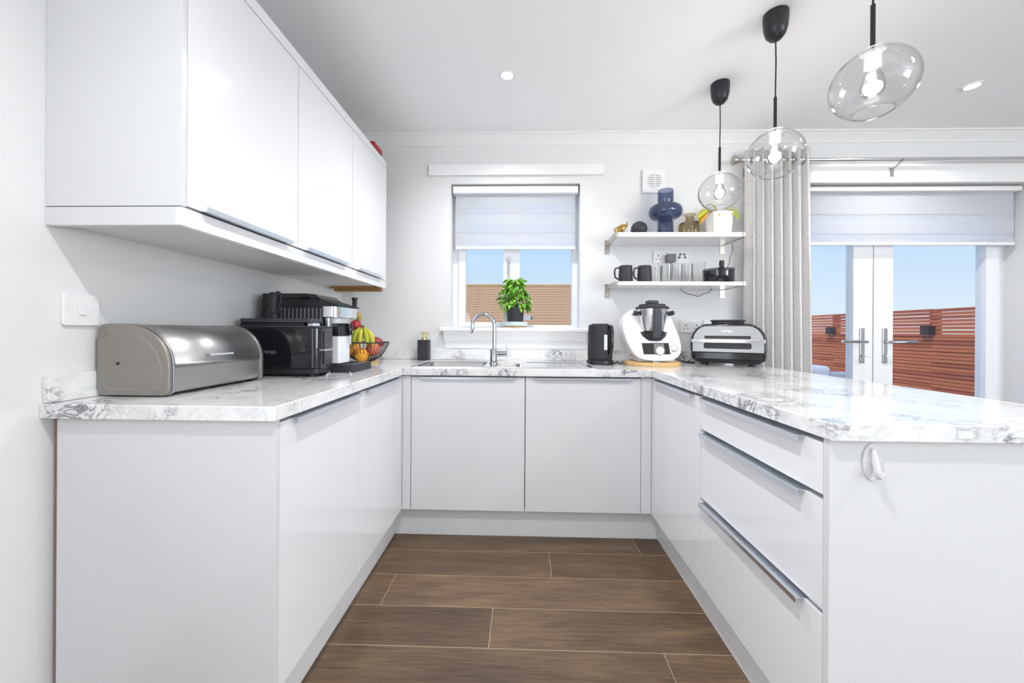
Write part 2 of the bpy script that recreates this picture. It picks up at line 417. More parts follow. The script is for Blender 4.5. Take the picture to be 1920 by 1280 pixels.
ceil = box('ceiling', XW - .3, XR + .3, YR - .3, YW + .32, CEIL, CEIL + .25, 'ceiling'); tag(ceil, 'flat white painted ceiling over the kitchen', kind='structure')
LW = (-1.95, -.25, .62, 2.24)  # opening for the invented left window, out of view
wl = boxes('wall_left', [(XW - .3, XW, YR - .3, LW[0], -.2, CEIL), (XW - .3, XW, LW[1], YW + .3, -.2, CEIL), (XW - .3, XW, LW[0], LW[1], -.2, LW[2]), (XW - .3, XW, LW[0], LW[1], LW[3], CEIL)], 'wall'); tag(wl, 'pale grey painted wall behind the bread bin and wall cabinets', kind='structure')

# window opening and french door opening in the back wall
WX0, WX1, WZ0, WZ1 = -.494, .385, 1.105, 2.110
YF = 2.70                       # face of window and door frames
fx = lambda x: un(x, 600, 'Y', YF).x
DM = fx(1634); DX1 = fx(1883); DX0 = 2 * DM - DX1
DZ1 = un(1600, 343.5, 'Y', YW).z
def wall_cells(xs, zs, y0, y1, holes):
    L = []
    for i in range(len(xs) - 1):
        for j in range(len(zs) - 1):
            cx, cz = (xs[i] + xs[i + 1]) / 2, (zs[j] + zs[j + 1]) / 2
            if any(h[0] < cx < h[1] and h[2] < cz < h[3] for h in holes): continue
            L.append((xs[i], xs[i + 1], y0, y1, zs[j], zs[j + 1]))
    return L
wb = boxes('wall_back', wall_cells([XW, WX0, WX1, DX0, DX1, XR + .3], [-.2, .0, WZ0, DZ1, WZ1, CEIL] if DZ1 < WZ1 else [-.2, 0, WZ0, WZ1, DZ1, CEIL],
           YW, YW + .28, [(WX0, WX1, WZ0, WZ1), (DX0, DX1, 0, DZ1)]), 'wall')
tag(wb, 'pale grey painted wall with the window and glazed doors', kind='structure')
RW = (1.65, 4.15, .62, 2.28)   # opening for an invented rear window that goes with a fill lamp
o = boxes('wall_rear', wall_cells([XW, RW[0], RW[1], XR + .3], [-.2, RW[2], RW[3], CEIL], YR - .3, YR, [RW]), 'wall'); tag(o, 'pale painted rear wall of the living end', kind='structure')
SW = (-3.2, -.7, .58, 2.24)  # opening for the invented right window, out of view
o = boxes('wall_right', [(XR, XR + .3, a[0], a[1], a[4], a[5]) for a in wall_cells([YR, SW[0], SW[1], YW], [-.2, SW[2], SW[3], CEIL], 0, 1, [SW])], 'wall'); tag(o, 'pale painted right wall of the living end', kind='structure')
def added_window(name, rect, axis, pos, label):  # unseen windows made up to go with the fill lamps
    w = thing(name, (0, 0, 0), label, kind='structure'); a0, a1, z0, z1 = rect; t = .06; mid = (a0 + a1) / 2
    cells = [(a0, a0 + t, z0, z1), (a1 - t, a1, z0, z1), (mid - t / 2, mid + t / 2, z0, z1), (a0, a1, z0, z0 + t), (a0, a1, z1 - t, z1)]
    if axis == 'Y':
        boxes('window_frame', [(c[0], c[1], pos - .06, pos, c[2], c[3]) for c in cells], 'upvc', w)
        box('pane', a0 + t, a1 - t, pos - .035, pos - .031, z0 + t, z1 - t, 'pane', w)
    else:
        boxes('window_frame', [(pos, pos + .06, c[0], c[1], c[2], c[3]) for c in cells], 'upvc', w)
        box('pane', pos + .031, pos + .035, a0 + t, a1 - t, z0 + t, z1 - t, 'pane', w)
added_window('added_window_2', RW, 'Y', YR - .1, 'wide white framed window added out of view at the living end')
added_window('added_window_4', LW, 'X', XW - .16, 'white framed window added in the left wall behind the camera')
added_window('added_window_3', SW, 'X', XR + .1, 'wide white framed window added out of view in the right wall')

# coving along back and left wall
prof = [(0, 0), (-.005, 0), (-.012, .012), (-.030, .030), (-.052, .050), (-.062, .052), (-.062, .060), (0, .060)]
c1 = prism('trim_1', [(YW + p[0], CEIL - .06 + p[1]) for p in prof], 'X', XW, XR, 'coving'); tag(c1, 'white plaster coving where back wall meets ceiling', kind='structure')
c2 = prism('trim_2', [(XW - p[0], CEIL - .06 + p[1]) for p in prof], 'Y', YR, YW - .062, 'coving'); tag(c2, 'white plaster coving along the left wall', kind='structure')
# board above the window and board above the glazed doors
a = un(804, 308, 'Y', YW - .02); b_ = un(1133, 326.5, 'Y', YW - .02)
o = box('trim_3', a.x, b_.x, YW - .022, YW, b_.z, a.z, 'white_trim', bevel=.003); tag(o, 'white flat batten board fixed above the kitchen window', kind='structure')
o = box('trim_4', 1.75, XR - .25, YW - .020, YW, DZ1 - .002, DZ1 + .135, 'white_trim', bevel=.003); tag(o, 'white flat board above the glazed garden doors', kind='structure')

# ---- window 1
w1 = thing('window_1', (0, YF, WZ0), 'white framed two-pane kitchen window above the sink', kind='structure')
wx = lambda x: un(x, 560, 'Y', YF).x
zf0, zf1 = WZ0 + .002, WZ1 - .002
pzb = un(900, 608, 'Y', YF).z; pzb2 = un(1030, 607, 'Y', YF).z
xa, xb, xc, xd = wx(873), wx(944), wx(974), wx(1072)
boxes('frame', [(WX0, wx(859), YF, YF + .06, zf0, zf1), (wx(1072), WX1, YF, YF + .06, zf0, zf1), (wx(951), wx(974), YF, YF + .06, zf0, zf1),
                (wx(859), wx(951), YF, YF + .06, zf0, zf0 + .035), (wx(974), wx(1072), YF, YF + .06, zf0, zf0 + .045), (wx(859), wx(951), YF, YF + .06, zf1 - .06, zf1), (wx(974), wx(1072), YF, YF + .06, zf1 - .06, zf1)], 'upvc', w1)
sash = boxes('sash', [(wx(860), xa, YF - .012, YF + .045, zf0 + .03, zf1 - .06), (xb, wx(952), YF - .012, YF + .045, zf0 + .03, zf1 - .06),
               (xa, xb, YF - .012, YF + .045, zf0 + .03, zf0 + .062), (xa, xb, YF - .012, YF + .045, zf1 - .10, zf1 - .06)], 'upvc', w1)
box('pane', xa, xb, YF + .018, YF + .022, zf0 + .062, zf1 - .10, 'pane', sash)
box('pane', xc, xd, YF + .028, YF + .032, zf0 + .045, zf1 - .06, 'pane', w1)
hz = un(954, 520, 'Y', YF).z; hx = wx(953.5)
hd = box('handle', hx - .011, hx + .011, YF - .020, YF - .012, hz + .02, hz + .14, 'chrome', sash, bevel=.004)
tube('handle', [(hx, YF - .02, hz + .10), (hx, YF - .042, hz + .10), (hx, YF - .046, hz + .07), (hx + .002, YF - .044, hz - .02)], .007, 'chrome', sash)
# sill with moulding below (structure trim)
sill = thing('trim_5', (0, YW, 1.0), 'white moulded window sill with stepped moulding underneath', kind='structure')
s0, s1 = -.555, .447
prism('sill_board', [(YW - .045, 1.103), (YW - .049, 1.109), (YW - .049, 1.124), (YW - .043, 1.130), (YF + .003, 1.130), (YF + .003, 1.103)], 'X', s0 + .06, s1 - .06, 'white_trim', sill, smooth=False)
for q0, q1 in ((s0, s0 + .0601), (s1 - .0601, s1)):
    prism('sill_horn', [(YW - .045, 1.103), (YW - .049, 1.109), (YW - .049, 1.124), (YW - .043, 1.130), (YW - .0005, 1.130), (YW - .0005, 1.103)], 'X', q0, q1, 'white_trim', sill)
prism('moulding', [(YW - .038, 1.103), (YW - .036, 1.090), (YW - .028, 1.078), (YW - .022, 1.058), (YW - .018, 1.050), (YW - .018, 1.042), (YW - .010, 1.036), (YW - .010, 1.030), (YW - .0005, 1.030), (YW - .0005, 1.103)], 'X', s0 + .022, s1 - .018, 'white_trim', sill)
box('apron', s0 + .03, s1 - .02, YW - .006, YW - .0005, .987, 1.030, 'white_trim', sill)

# ---- window roller blind (day and night bands)
def blind(name, x0, x1, ztop, zbot, y, head, bands, label):
    r = thing(name, ((x0 + x1) / 2, y, zbot), label, 'blind')
    prism('headrail', rrect(y - .035, y + .035, ztop - head, ztop - .004, [.012, .02, .006, .006], 4), 'X', x0, x1, 'white_trim', r, smooth=True)
    z = ztop - head + .005; k = 0
    for h, kind in bands:
        box('fabric_band', x0 + .014, x1 - .014, y - .001 - .003 * (k % 2), y - .003 * (k % 2), z - h - .006, z, 'blind_solid' if kind else 'blind_sheer', r)
        z -= h; k += 1
    box('bottom_rail', x0 + .012, x1 - .012, y - .009, y + .005, zbot, zbot + .02, 'white_trim', r, bevel=.004)
    return r
yb = YW + .045
zt, zb_ = un(960, 345, 'Y', yb).z, un(960, 467.5, 'Y', yb).z
bz = [un(960, q, 'Y', yb).z for q in (365, 384.5, 400, 418.6, 435, 452, 463)]
bl = blind('window_blind', WX0 + .012, WX1 - .012, WZ1 - .003, zb_, yb, WZ1 - .003 - bz[0], [(bz[i] - bz[i + 1] + .001, (i % 2 == 0)) for i in range(6)],
      'white banded roller blind half lowered in the kitchen window')
cp = [un(x, y, 'Y', YW - .004) for x, y in ((1088, 365), (1087, 480), (1088, 520), (1091, 560), (1098, 603))]
tube('pull_cord', cp, .0013, 'white_plastic', bl, seg=6)

# ---- french doors
d1 = thing('door_1', (DM, YF, 0), 'white glazed double doors opening to the garden', kind='structure')
fw = fx(1881) - fx(1868)
boxes('frame', [(DX0, DX0 + .055, YF, YF + .07, 0, DZ1), (DX1 - .055, DX1, YF, YF + .07, 0, DZ1), (DX0 + .055, DX1 - .055, YF, YF + .07, DZ1 - .06, DZ1), (DX0 + .055, DX1 - .055, YF, YF + .07, 0, .04)], 'upvc', d1)
px0, px1 = fx(1671), fx(1841)
def leaf(sgn, label):
    mir = lambda X: DM + sgn * (X - DM)
    def bb(X0, X1, y0, y1, z0, z1):
        a, b2 = sorted((mir(X0), mir(X1))); return (a, b2, y0, y1, z0, z1)
    xs0 = DM + .004; xs1 = DX1 - .057
    L = boxes('door_leaf', [bb(xs0, px0, YF - .012, YF + .05, .045, DZ1 - .065), bb(px1 + .012, xs1, YF - .012, YF + .05, .045, DZ1 - .065),
                            bb(px0, px1 + .012, YF - .012, YF + .05, .045, .20), bb(px0, px1 + .012, YF - .012, YF + .05, DZ1 - .17, DZ1 - .065)], 'upvc', d1)
    P = bb(px0, px1 + .012, YF + .016, YF + .020, .20, DZ1 - .17); box('pane', *P, 'pane', L)
    zc = un(1660, 648, 'Y', YF).z; xh = (xs0 + px0) / 2 + .008
    A = bb(xh - .016, xh + .016, YF - .020, YF - .012, zc - .12, zc + .12); box('handle_plate', *A, 'chrome', L, bevel=.004)
    zl = un(1660, 641, 'Y', YF - .05).z
    tube('handle', [(mir(xh), YF - .018, zl), (mir(xh), YF - .058, zl), (mir(xh + .015), YF - .066, zl), (mir(xh + .17), YF - .062, zl + .003)], .010, 'chrome', L, seg=10)
    lathe('lock', [(0, .0), (.009, 0), (.009, .012), (0, .012)], 'chrome', L, seg=14, center=(mir(xh), YF - .026, zc - .075))
    if sgn < 0:
        tube('key', [(mir(xh), YF - .02, zc - .07), (mir(xh), YF - .05, zc - .07), (mir(xh - .025), YF - .052, zc - .075)], .004, 'chrome', L, seg=8)
    return L
leaf(1, ''); leaf(-1, '')
yb2 = YW + .05
zt2 = DZ1; zb2 = un(1700, 460, 'Y', yb2).z
q = [un(1700, v, 'Y', yb2).z for v in (361, 378, 401, 414.5, 437, 449.5, 456)]
blind('door_blind', DX0 + .012, DX1 - .012, DZ1 - .004, zb2, yb2, DZ1 - .004 - q[0], [(q[i] - q[i + 1] + .001, i in (0, 1, 3, 5)) for i in range(6)],
      'wide white banded roller blind over the glazed garden doors')

# ================================================================== OUTSIDE
o = box('ground', -60, 60, YW + .3, 120, -.55, -.35, 'paving'); tag(o, 'paved garden ground outside the doors', kind='structure')
# slatted garden fence parallel to the side of the house
FXP = 5.9
fpy = [un(1748, 620, 'X', FXP).y, un(1564, 620, 'X', FXP).y]; bay = fpy[1] - fpy[0]
fz1 = un(1840, 574, 'X', FXP).z
fence = thing('slat_fence', (FXP, fpy[0], -.35), 'red-brown timber slat fence along the side of the garden', 'fence')
posts = [fpy[0] + bay * k for k in range(-2, 5)]
for py in posts: box('post', FXP + .012, FXP + .08, py - .05, py + .05, -.35, fz1 - .005, 'cedar_dark', fence)
sp = .0515; n = int((fz1 + .33) / sp)
sv, sf = boxgeo(-.009, .009, .001, bay - .001, 0, .0425)
sm = []
for mt in ('cedar', 'cedar_dark', 'cedar'):
    me = bpy.data.meshes.new('slat'); me.from_pydata(sv, [], sf); me.materials.append(MATS[mt]); sm.append(me)
for k in range(len(posts) - 1):
    for j in range(n):
        o = bpy.data.objects.new('slat', random.choice(sm)); COL.objects.link(o); o.parent = fence
        z = fz1 - .0425 - j * sp + random.uniform(-.003, .003) + .35
        o.location = (random.uniform(-.002, .002), posts[k] - fpy[0], z); o.rotation_euler = (random.uniform(-.0015, .0015), 0, 0)
o = box('garden_wall', FXP + .35, FXP + .5, -1, 22, -.35, fz1 - .36, 'hedge_dark'); tag(o, 'dark boundary wall behind the lower slats of the fence', 'wall')
for py, nmx in ((fpy[0], 'black box-shaped wall light on the fence post in the right-hand door pane'), (fpy[1], 'black box-shaped wall light on the fence post in the left-hand door pane')):
    zc = un(1742, 619, 'X', FXP).z if py == fpy[0] else un(1564, 620, 'X', FXP).z
    l = thing('garden_wall_light', (FXP - .009, py, zc), nmx, 'wall light', 'black lights on the garden fence')
    box('backplate', FXP - .024, FXP - .0095, py - .05, py + .05, zc - .055, zc + .055, 'black_matte', l)
    box('housing', FXP - .115, FXP - .024, py - .06, py + .06, zc - .065, zc + .065, 'black_matte', l, bevel=.004)
    box('lens', FXP - .10, FXP - .04, py - .045, py + .045, zc - .067, zc - .065, 'frost', l)
# garden sofa seen at the lower left of the glazed doors
gs = thing('garden_sofa', (4.45, 5.5, -.35), 'grey garden seat with a pale cushion in front of the fence', 'garden sofa')
box('seat_base', 4.05, 4.95, 5.15, 5.95, -.27, .02, 'outdoor_grey', gs, bevel=.02)
for lx in (4.1, 4.9):
    for ly in (5.2, 5.9): box('leg', lx - .03, lx + .03, ly - .03, ly + .03, -.35, -.27, 'outdoor_grey', gs)
box('seat_cushion', 4.07, 4.93, 5.17, 5.93, .02, .18, 'outdoor_pale', gs, bevel=.05, seg=4)
box('back_cushion', 4.06, 4.50, 5.62, 5.95, .18, .63, 'outdoor_pale', gs, bevel=.08, seg=5)
box('arm', 4.50, 5.0, 5.80, 5.98, .02, .52, 'outdoor_grey', gs, bevel=.03)

# neighbouring house roof seen through the kitchen window
RY = 20.0; RZ = un(975, 534, 'Y', RY).z
nh = thing('neighbour_house', (-.5, RY, -.35), 'neighbouring house with a brown tiled roof beyond the window', 'house')
sl = math.radians(35); ex = .245; nC = 20; HX0, HX1 = -7.5, 6.5
rw = nC * ex * math.cos(sl)
prism('wall', [(RY - rw + .35, -.35), (RY + rw - .35, -.35), (RY + rw - .35, RZ - nC * ex * math.sin(sl) + .05), (RY, RZ - .12), (RY - rw + .35, RZ - nC * ex * math.sin(sl) + .05)], 'X', HX0 + .2, HX1 - .2, 'brick_far', nh)
roofp = prism('roof_deck', [(RY - rw, RZ - nC * ex * math.sin(sl) - .05), (RY, RZ - .05), (RY + rw, RZ - nC * ex * math.sin(sl) - .05), (RY + rw, RZ - nC * ex * math.sin(sl) - .09), (RY, RZ - .10), (RY - rw, RZ - nC * ex * math.sin(sl) - .09)], 'X', HX0, HX1, 'brick_far', nh)
cv, cf = boxgeo(HX0 - (-.5), HX1 - (-.5), -ex - .05, 0, -.012, .012)
cme = bpy.data.meshes.new('tile_course'); cme.from_pydata(cv, [], cf); cme.materials.append(MATS['tile'])
for k in range(nC):
    o = bpy.data.objects.new('tile_course', cme); COL.objects.link(o); o.parent = nh
    y = RY - k * ex * math.cos(sl); z = RZ - k * ex * math.sin(sl)
    o.location = (random.uniform(-.02, .02), y - RY, z + .35 - .01); o.rotation_euler = (sl - .10, 0, 0)
rme = None
for k in range(31):
    if rme is None:
        prof = [(.16 * math.cos(a), .09 * math.sin(a)) for a in [PI * i / 6 for i in range(7)]]
        rr = prism('ridge_tile', [(p[0], p[1]) for p in prof], 'X', 0, .445, 'ridge', nh, local=True); rme = rr.data
    else:
        rr = bpy.data.objects.new('ridge_tile', rme); COL.objects.link(rr); rr.parent = nh
    rr.location = (HX0 + .5 + k * .452, 0, RZ + .35 - .05 + random.uniform(-.008, .008))
vp = un(989, 598, 'Y', 17.3)
fb = boxes('roof_flue', [(vp.x - .13, vp.x + .14, vp.y - .1, vp.y + .25, vp.z - .42, vp.z + .18)], 'outdoor_pale', nh)

# ================================================================== KITCHEN UNITS
G = .0015
def pull(parent, axis, c, a0, a1, z, out, up=False):
    """edge pull: plate lying on the door edge, lip turned over its front; axis = run direction, c = door face, out = +1/-1"""
    d = .021 * out; s = -1 if up else 1
    pts = [(c - .016 * out, z), (c - .016 * out, z + .002 * s), (c + d, z + .002 * s), (c + d, z - .011 * s), (c + d - .0025 * out, z - .011 * s), (c + d - .0025 * out, z)]
    o = prism('handle', pts, 'Y' if axis == 'Y' else 'X', a0, a1, 'alu', parent)
    return o

# --- left run
u = thing('base_end_panel', (-.93, .971, 0), 'white end panel closing the left run below the bread bin', 'end panel')
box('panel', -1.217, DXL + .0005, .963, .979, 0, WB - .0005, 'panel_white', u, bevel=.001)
box('raw_edge', -1.2188, -1.2171, .9632, .979, 0, WB - .0005, 'copper_pipe', u)
def base_left(y0, y1, h0, h1, label):
    u = thing('base_cabinet', (-.93, (y0 + y1) / 2, 0), label, 'cabinet', 'white handleless base cabinets')
    box('carcass', XW + .03, DXL - .020, y0 + .001, y1 - .001, ZD0, WB - .0005, 'carcass', u)
    d = box('door', DXL - .019, DXL, y0 + G, y1 - G, ZD0, ZD1, 'gloss_white', u, bevel=.0012)
    pull(d, 'Y', DXL, h0, h1, ZD1, 1)
    for fy in (y0 + .06, y1 - .06):
        for fxx in (-1.15, -.74): box('leg', fxx - .02, fxx + .02, fy - .02, fy + .02, 0, ZD0, 'black_matte', u)
base_left(.980, 1.4595, un(546, 780, 'X', DXL).y, un(671, 735, 'X', DXL).y, 'white base cabinet with wide door in left run beside the end panel')
base_left(1.4605, 1.957, un(683, 735, 'X', DXL).y, un(748, 708, 'X', DXL).y - .005, 'white base cabinet with narrow door in left run next to the corner')
# corner posts
def post(label, lst):
    u = thing('corner_post', (lst[0][0], lst[0][2], ZD0), label, 'corner post', 'corner posts')
    for b_ in lst: box('panel', *b_, 'gloss_white', u, bevel=.001)
post('narrow white corner post left of the sink cabinets', [(DXL - .018, DXL, 1.959, DY - .0005, ZD0, ZD1 + .004), (DXL + .0005, -.5895, DY, DY + .018, ZD0, ZD1 + .004)])
post('narrow white corner post right of the sink cabinets', [(DXR, DXR + .018, 1.959, DY - .0005, ZD0, ZD1 + .004), (.6225, DXR - .0005, DY, DY + .018, ZD0, ZD1 + .004)])
# --- back run
def base_back(x0, x1, label):
    u = thing('base_cabinet', ((x0 + x1) / 2, 2.3, 0), label, 'cabinet', 'white handleless base cabinets')
    t = .018
    boxes('carcass', [(x0 + .001, x0 + t, DY + .02, YW - .03, ZD0, WB - .0005), (x1 - t, x1 - .001, DY + .02, YW - .03, ZD0, WB - .0005), (x0 + t, x1 - t, DY + .02, YW - .03, ZD0, ZD0 + t),
                      (x0 + t, x1 - t, YW - .04, YW - .03, ZD0 + t, WB - .0005), (x0 + t, x1 - t, DY + .02, DY + .036, .80, WB - .0005)], 'carcass', u)
    d = box('door', x0 + G, x1 - G, DY, DY + .019, ZD0, ZD1, 'gloss_white', u, bevel=.0012)
    pull(d, 'X', DY, x0 + .05, x1 - .05, ZD1, -1)
    for a in (x0 + .06, x1 - .06):
        for b_ in (2.12, 2.48): box('leg', a - .02, a + .02, b_ - .02, b_ + .02, 0, ZD0, 'black_matte', u)
base_back(-.588, .0165, 'white base cabinet under the sink bowls, left of the pair facing the camera')
base_back(.0175, .6215, 'white base cabinet under the sink drainer, right of the pair facing the camera')
# --- right run / peninsula
XC = 1.14
u = thing('base_cabinet', (.9, 1.68, 0), 'white base cabinet with a single door in the right run next to the corner', 'cabinet', 'white handleless base cabinets')
box('carcass', DXR + .020, XC - .02, 1.459, 1.956, ZD0, WB - .0005, 'carcass', u)
d = box('door', DXR, DXR + .019, 1.4585 + G, 1.9575 - G, ZD0, ZD1, 'gloss_white', u, bevel=.0012)
pull(d, 'Y', DXR, un(1303, 742, 'X', DXR).y, 1.940, ZD1, -1)
for fy in (1.52, 1.90):
    for a in (.80, 1.08): box('leg', a - .02, a + .02, fy - .02, fy + .02, 0, ZD0, 'black_matte', u)
u = thing('drawer_unit', (.9, 1.165, 0), 'white three-drawer base unit at the end of the peninsula', 'drawer unit')
y0, y1 = .8715, 1.4575
box('carcass', DXR + .020, XC - .02, y0 + .001, y1 - .001, ZD0, WB - .0005, 'carcass', u)
zs = [ZD1 + .002, .738, .480, ZD0]
for i in range(3):
    top = zs[i] - (.004 if i else 0)
    d = box('drawer', DXR, DXR + .019, y0 + G, y1 - G, zs[i + 1] + .004 * (i < 2), top - .004, 'gloss_white', u, bevel=.0012)
    pull(d, 'Y', DXR, .925, 1.43, top - .004, -1)
for fy in (.95, 1.38):
    for a in (.80, 1.08): box('leg', a - .02, a + .02, fy - .02, fy + .02, 0, ZD0, 'black_matte', u)
u = thing('peninsula_end_panel', (1.0, .862, 0), 'large white end panel of the peninsula with a small hook', 'end panel')
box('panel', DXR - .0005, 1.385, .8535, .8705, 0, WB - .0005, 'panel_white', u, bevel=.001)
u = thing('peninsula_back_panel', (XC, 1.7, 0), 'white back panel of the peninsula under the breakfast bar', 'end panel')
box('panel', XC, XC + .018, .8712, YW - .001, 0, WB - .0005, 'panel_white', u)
# adhesive hook
hk = un(1637, 866, 'Y', .850)
u = thing('adhesive_hook', (hk.x, .8535, hk.z), 'small white oval adhesive hook on the peninsula end panel', 'hook')
prism('backplate', [(hk.x + .021 * math.cos(a), hk.z + .041 * math.sin(a)) for a in [2 * PI * i / 28 for i in range(28)]], 'Y', .8495, .8533, 'panel_white', u, bevel=.0012)
hp = [(hk.x - .002, .8485, hk.z + .030), (hk.x, .845, hk.z + .005), (hk.x + .001, .841, hk.z - .018), (hk.x + .002, .837, hk.z - .030), (hk.x + .004, .832, hk.z - .027), (hk.x + .005, .830, hk.z - .018)]
tube('hook', hp, .006, 'panel_white', u, radii=[.004, .0065, .007, .0065, .006, .0045])
# --- plinths
def plinth(label, bx):
    u = thing('plinth', (bx[0], bx[2], 0), label, 'plinth', 'white plinths'); box('board', *bx, 'plinth', u, bevel=.001)
plinth('white plinth board under the left run of cabinets', (PXL - .016, PXL, .9795, PY - .001, 0, ZD0 - .003))
plinth('white plinth board under the sink cabinets', (PXL - .016, PXR + .016, PY, PY + .016, 0, ZD0 - .003))
plinth('white plinth board under the drawers of the peninsula', (PXR, PXR + .016, .8715, PY - .001, 0, ZD0 - .003))

# --- worktop: three jointed slabs and upstands
wt = thing('worktop', (0, 2.2, WB), 'white marble-effect U-shaped worktop with grey veins', 'worktop')
def slab(name, x0, x1, y0, y1, hole=None):
    if not hole: return box(name, x0, x1, y0, y1, WB, WT, 'marble', wt, bevel=.003, seg=3)
    a0, a1, b0, b1 = hole
    V = []
    for z in (WB, WT):
        V += [(x0, y0, z), (x1, y0, z), (x1, y1, z), (x0, y1, z), (a0, b0, z), (a1, b0, z), (a1, b1, z), (a0, b1, z)]
    F = []
    for i in range(4):
        j = (i + 1) % 4
        F += [(i, j, 4 + j, 4 + i), (8 + i, 8 + j, 12 + j, 12 + i), (i, j, 8 + j, 8 + i), (4 + i, 4 + j, 12 + j, 12 + i)]
    return mesh(name, V, F, 'marble', wt, bevel=.0025, seg=2)
SKX0, SKX1, SKY0, SKY1 = un(768, 688.5, 'Z', WT).x, un(1119, 690.5, 'Z', WT).x, 2.012, 2.455
slab('slab', XW + .0005, XL, YNL, YW - .0005)
slab('slab', XL + .0008, XRT - .0008, YB, YW - .0005, (SKX0 + .02, SKX1 - .02, SKY0 + .02, SKY1 - .02))
slab('slab', XRT, XP, YNR, YW - .0005)
UZ = WT + .073
box('upstand', XW + .0005, XW + .018, YNL + .006, YW - .0205, WT + .0003, UZ, 'marble', wt, bevel=.003)
box('upstand', XW + .0005, XP - .004, YW - .018, YW - .0005, WT + .0003, UZ, 'marble', wt, bevel=.003)

# --- wall cabinets (left wall)
CX, CY0, CY1 = -.880, .956, 2.424
Z0, Z1, ZT, ZP = 1.4235, 2.140, 2.185, 1.3735
u = thing('wall_cabinet_end_panel', (-1.06, .963, Z0), 'white side panel closing the near end of the wall cabinets', 'end panel')
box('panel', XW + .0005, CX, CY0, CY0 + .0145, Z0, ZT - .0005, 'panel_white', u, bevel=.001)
u = thing('cabinet_cornice', (CX, 1.7, Z1), 'white flat top strip along the wall cabinets', 'cornice')
box('board', CX - .018, CX, CY0 + .0150, CY1, Z1 + .002, ZT, 'gloss_white', u, bevel=.001)
box('top_board', XW + .0005, CX - .0185, CY0 + .0150, CY1, Z1 + .002, Z1 + .018, 'panel_white', u)
u = thing('cabinet_pelmet', (CX, 1.7, ZP), 'white light pelmet under the wall cabinets', 'pelmet')
box('front_board', CX - .018, CX, CY0, CY1, ZP, Z0 - .002, 'gloss_white', u, bevel=.0015)
box('side_board', XW + .0005, CX - .0185, CY0, CY0 + .018, ZP, Z0 - .002, 'panel_white', u, bevel=.0015)
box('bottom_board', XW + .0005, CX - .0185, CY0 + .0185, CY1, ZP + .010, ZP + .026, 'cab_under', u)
for i, (a, b_, h0, h1, lb) in enumerate(((CY0 + .0155, 1.4635, 389, 550, 'white gloss wall cabinet nearest the camera'), (1.4645, 1.9365, 580, 655, 'white gloss wall cabinet in the middle of the three'), (1.9375, CY1, 676, 719, 'white gloss wall cabinet furthest along, by the window'))):
    u = thing('wall_cabinet', (-1.06, (a + b_) / 2, Z0), lb, 'wall cabinet', 'white gloss wall cabinets')
    box('carcass', XW + .0005, CX - .020, a + .001, b_ - .001, Z0, Z1, 'panel_white', u)
    d = box('door', CX - .019, CX, a + G, b_ - G, Z0 + .004, Z1 - .001, 'gloss_white', u, bevel=.0012)
    pull(d, 'Y', CX, un(h0, 440, 'X', CX + .02).y, un(h1, 460, 'X', CX + .02).y, Z0 + .004, 1, up=True)
o = thing('timber_batten', (-1.05, 2.38, ZP), 'brown moulded timber batten under the far wall cabinet', 'batten')
box('strip', -1.215, CX - .02, 2.365, 2.42, ZP + .0005 - .004, ZP + .0095, 'wood_trim', o)
box('strip', -1.20, CX - .02, 2.385, 2.42, ZP - .020, ZP - .004, 'wood_trim', o)
# red box on top of the cabinets
rb = thing('red_box', (-.98, 2.33, ZT), 'small red box on top of the far wall cabinet', 'box')
box('body', -1.08, -.905, 2.275, 2.395, Z1 + .0185, 2.215, 'red_box', rb)
box('lid', -1.085, -.900, 2.27, 2.40, 2.215, 2.248, 'red_box', rb, bevel=.003)

# ================================================================== WALL PLATES
def rounded_plate(name, c, w, h, t, parent, axis, mat='white_plastic', r=.008):
    """plate on the back wall (axis Y, proud towards -Y) or left wall (axis X, proud towards +X); c = centre on the wall face"""
    if axis == 'Y': return prism(name, rrect(c[0] - w / 2, c[0] + w / 2, c[2] - h / 2, c[2] + h / 2, r, 4), 'Y', YW - t, YW - .0002, mat, parent, bevel=.0015)
    return prism(name, rrect(c[1] - w / 2, c[1] + w / 2, c[2] - h / 2, c[2] + h / 2, r, 4), 'X', XW + .0002, XW + t, mat, parent, bevel=.0025)
c = un(148, 581, 'X', XW)
sw = thing('light_switch', (XW, c.y, c.z), 'white single switch plate on the left wall above the bread bin', 'switch')
rounded_plate('plate', c, .088, .088, .010, sw, 'X')
prism('rocker', rrect(c.y - .010, c.y + .010, c.z - .014, c.z + .012, .003, 3), 'X', XW + .0102, XW + .0145, 'white_plastic', sw, bevel=.0012)
for dy in (-.030, .030): lathe('screw', [(0, 0), (.0035, 0), (.0035, .0008), (0, .0008)], 'white_off', sw, seg=12, center=(0, 0, 0), local=True).matrix_local = Matrix.Translation((.0102, dy, 0)) @ Matrix.Rotation(PI / 2, 4, 'Y')

def socket_holes(parent, cx, cz, y, s=1.0):
    box('slot', cx - .003, cx + .003, y - .0006, y - .0001, cz + .008, cz + .019, 'black_matte', parent)
    for dx in (-.011, .011): box('slot', cx + dx - .004, cx + dx + .004, y - .0006, y - .0001, cz - .010, cz - .0055, 'black_matte', parent)
p0, p1 = un(1223, 470, 'Y', YW), un(1267, 494, 'Y', YW)
c = (p0 + p1) / 2
so = thing('double_socket', (c.x, YW, c.z), 'white double socket between the shelves with a grey plug', 'socket')
rounded_plate('plate', c, .148, .086, .009, so, 'Y')
socket_holes(so, c.x - .042, c.z - .006, YW - .009)
for dx in (-.017, .018): box('switch_rocker', c.x + dx - .007, c.x + dx + .007, YW - .012, YW - .009, c.z + .018, c.z + .034, 'white_off', so, bevel=.001)
pc = un(1258, 484, 'Y', YW - .04)
pl = thing('plug_adapter', (pc.x, YW - .01, pc.z), 'dark grey plug-in charger in the double socket', 'plug')
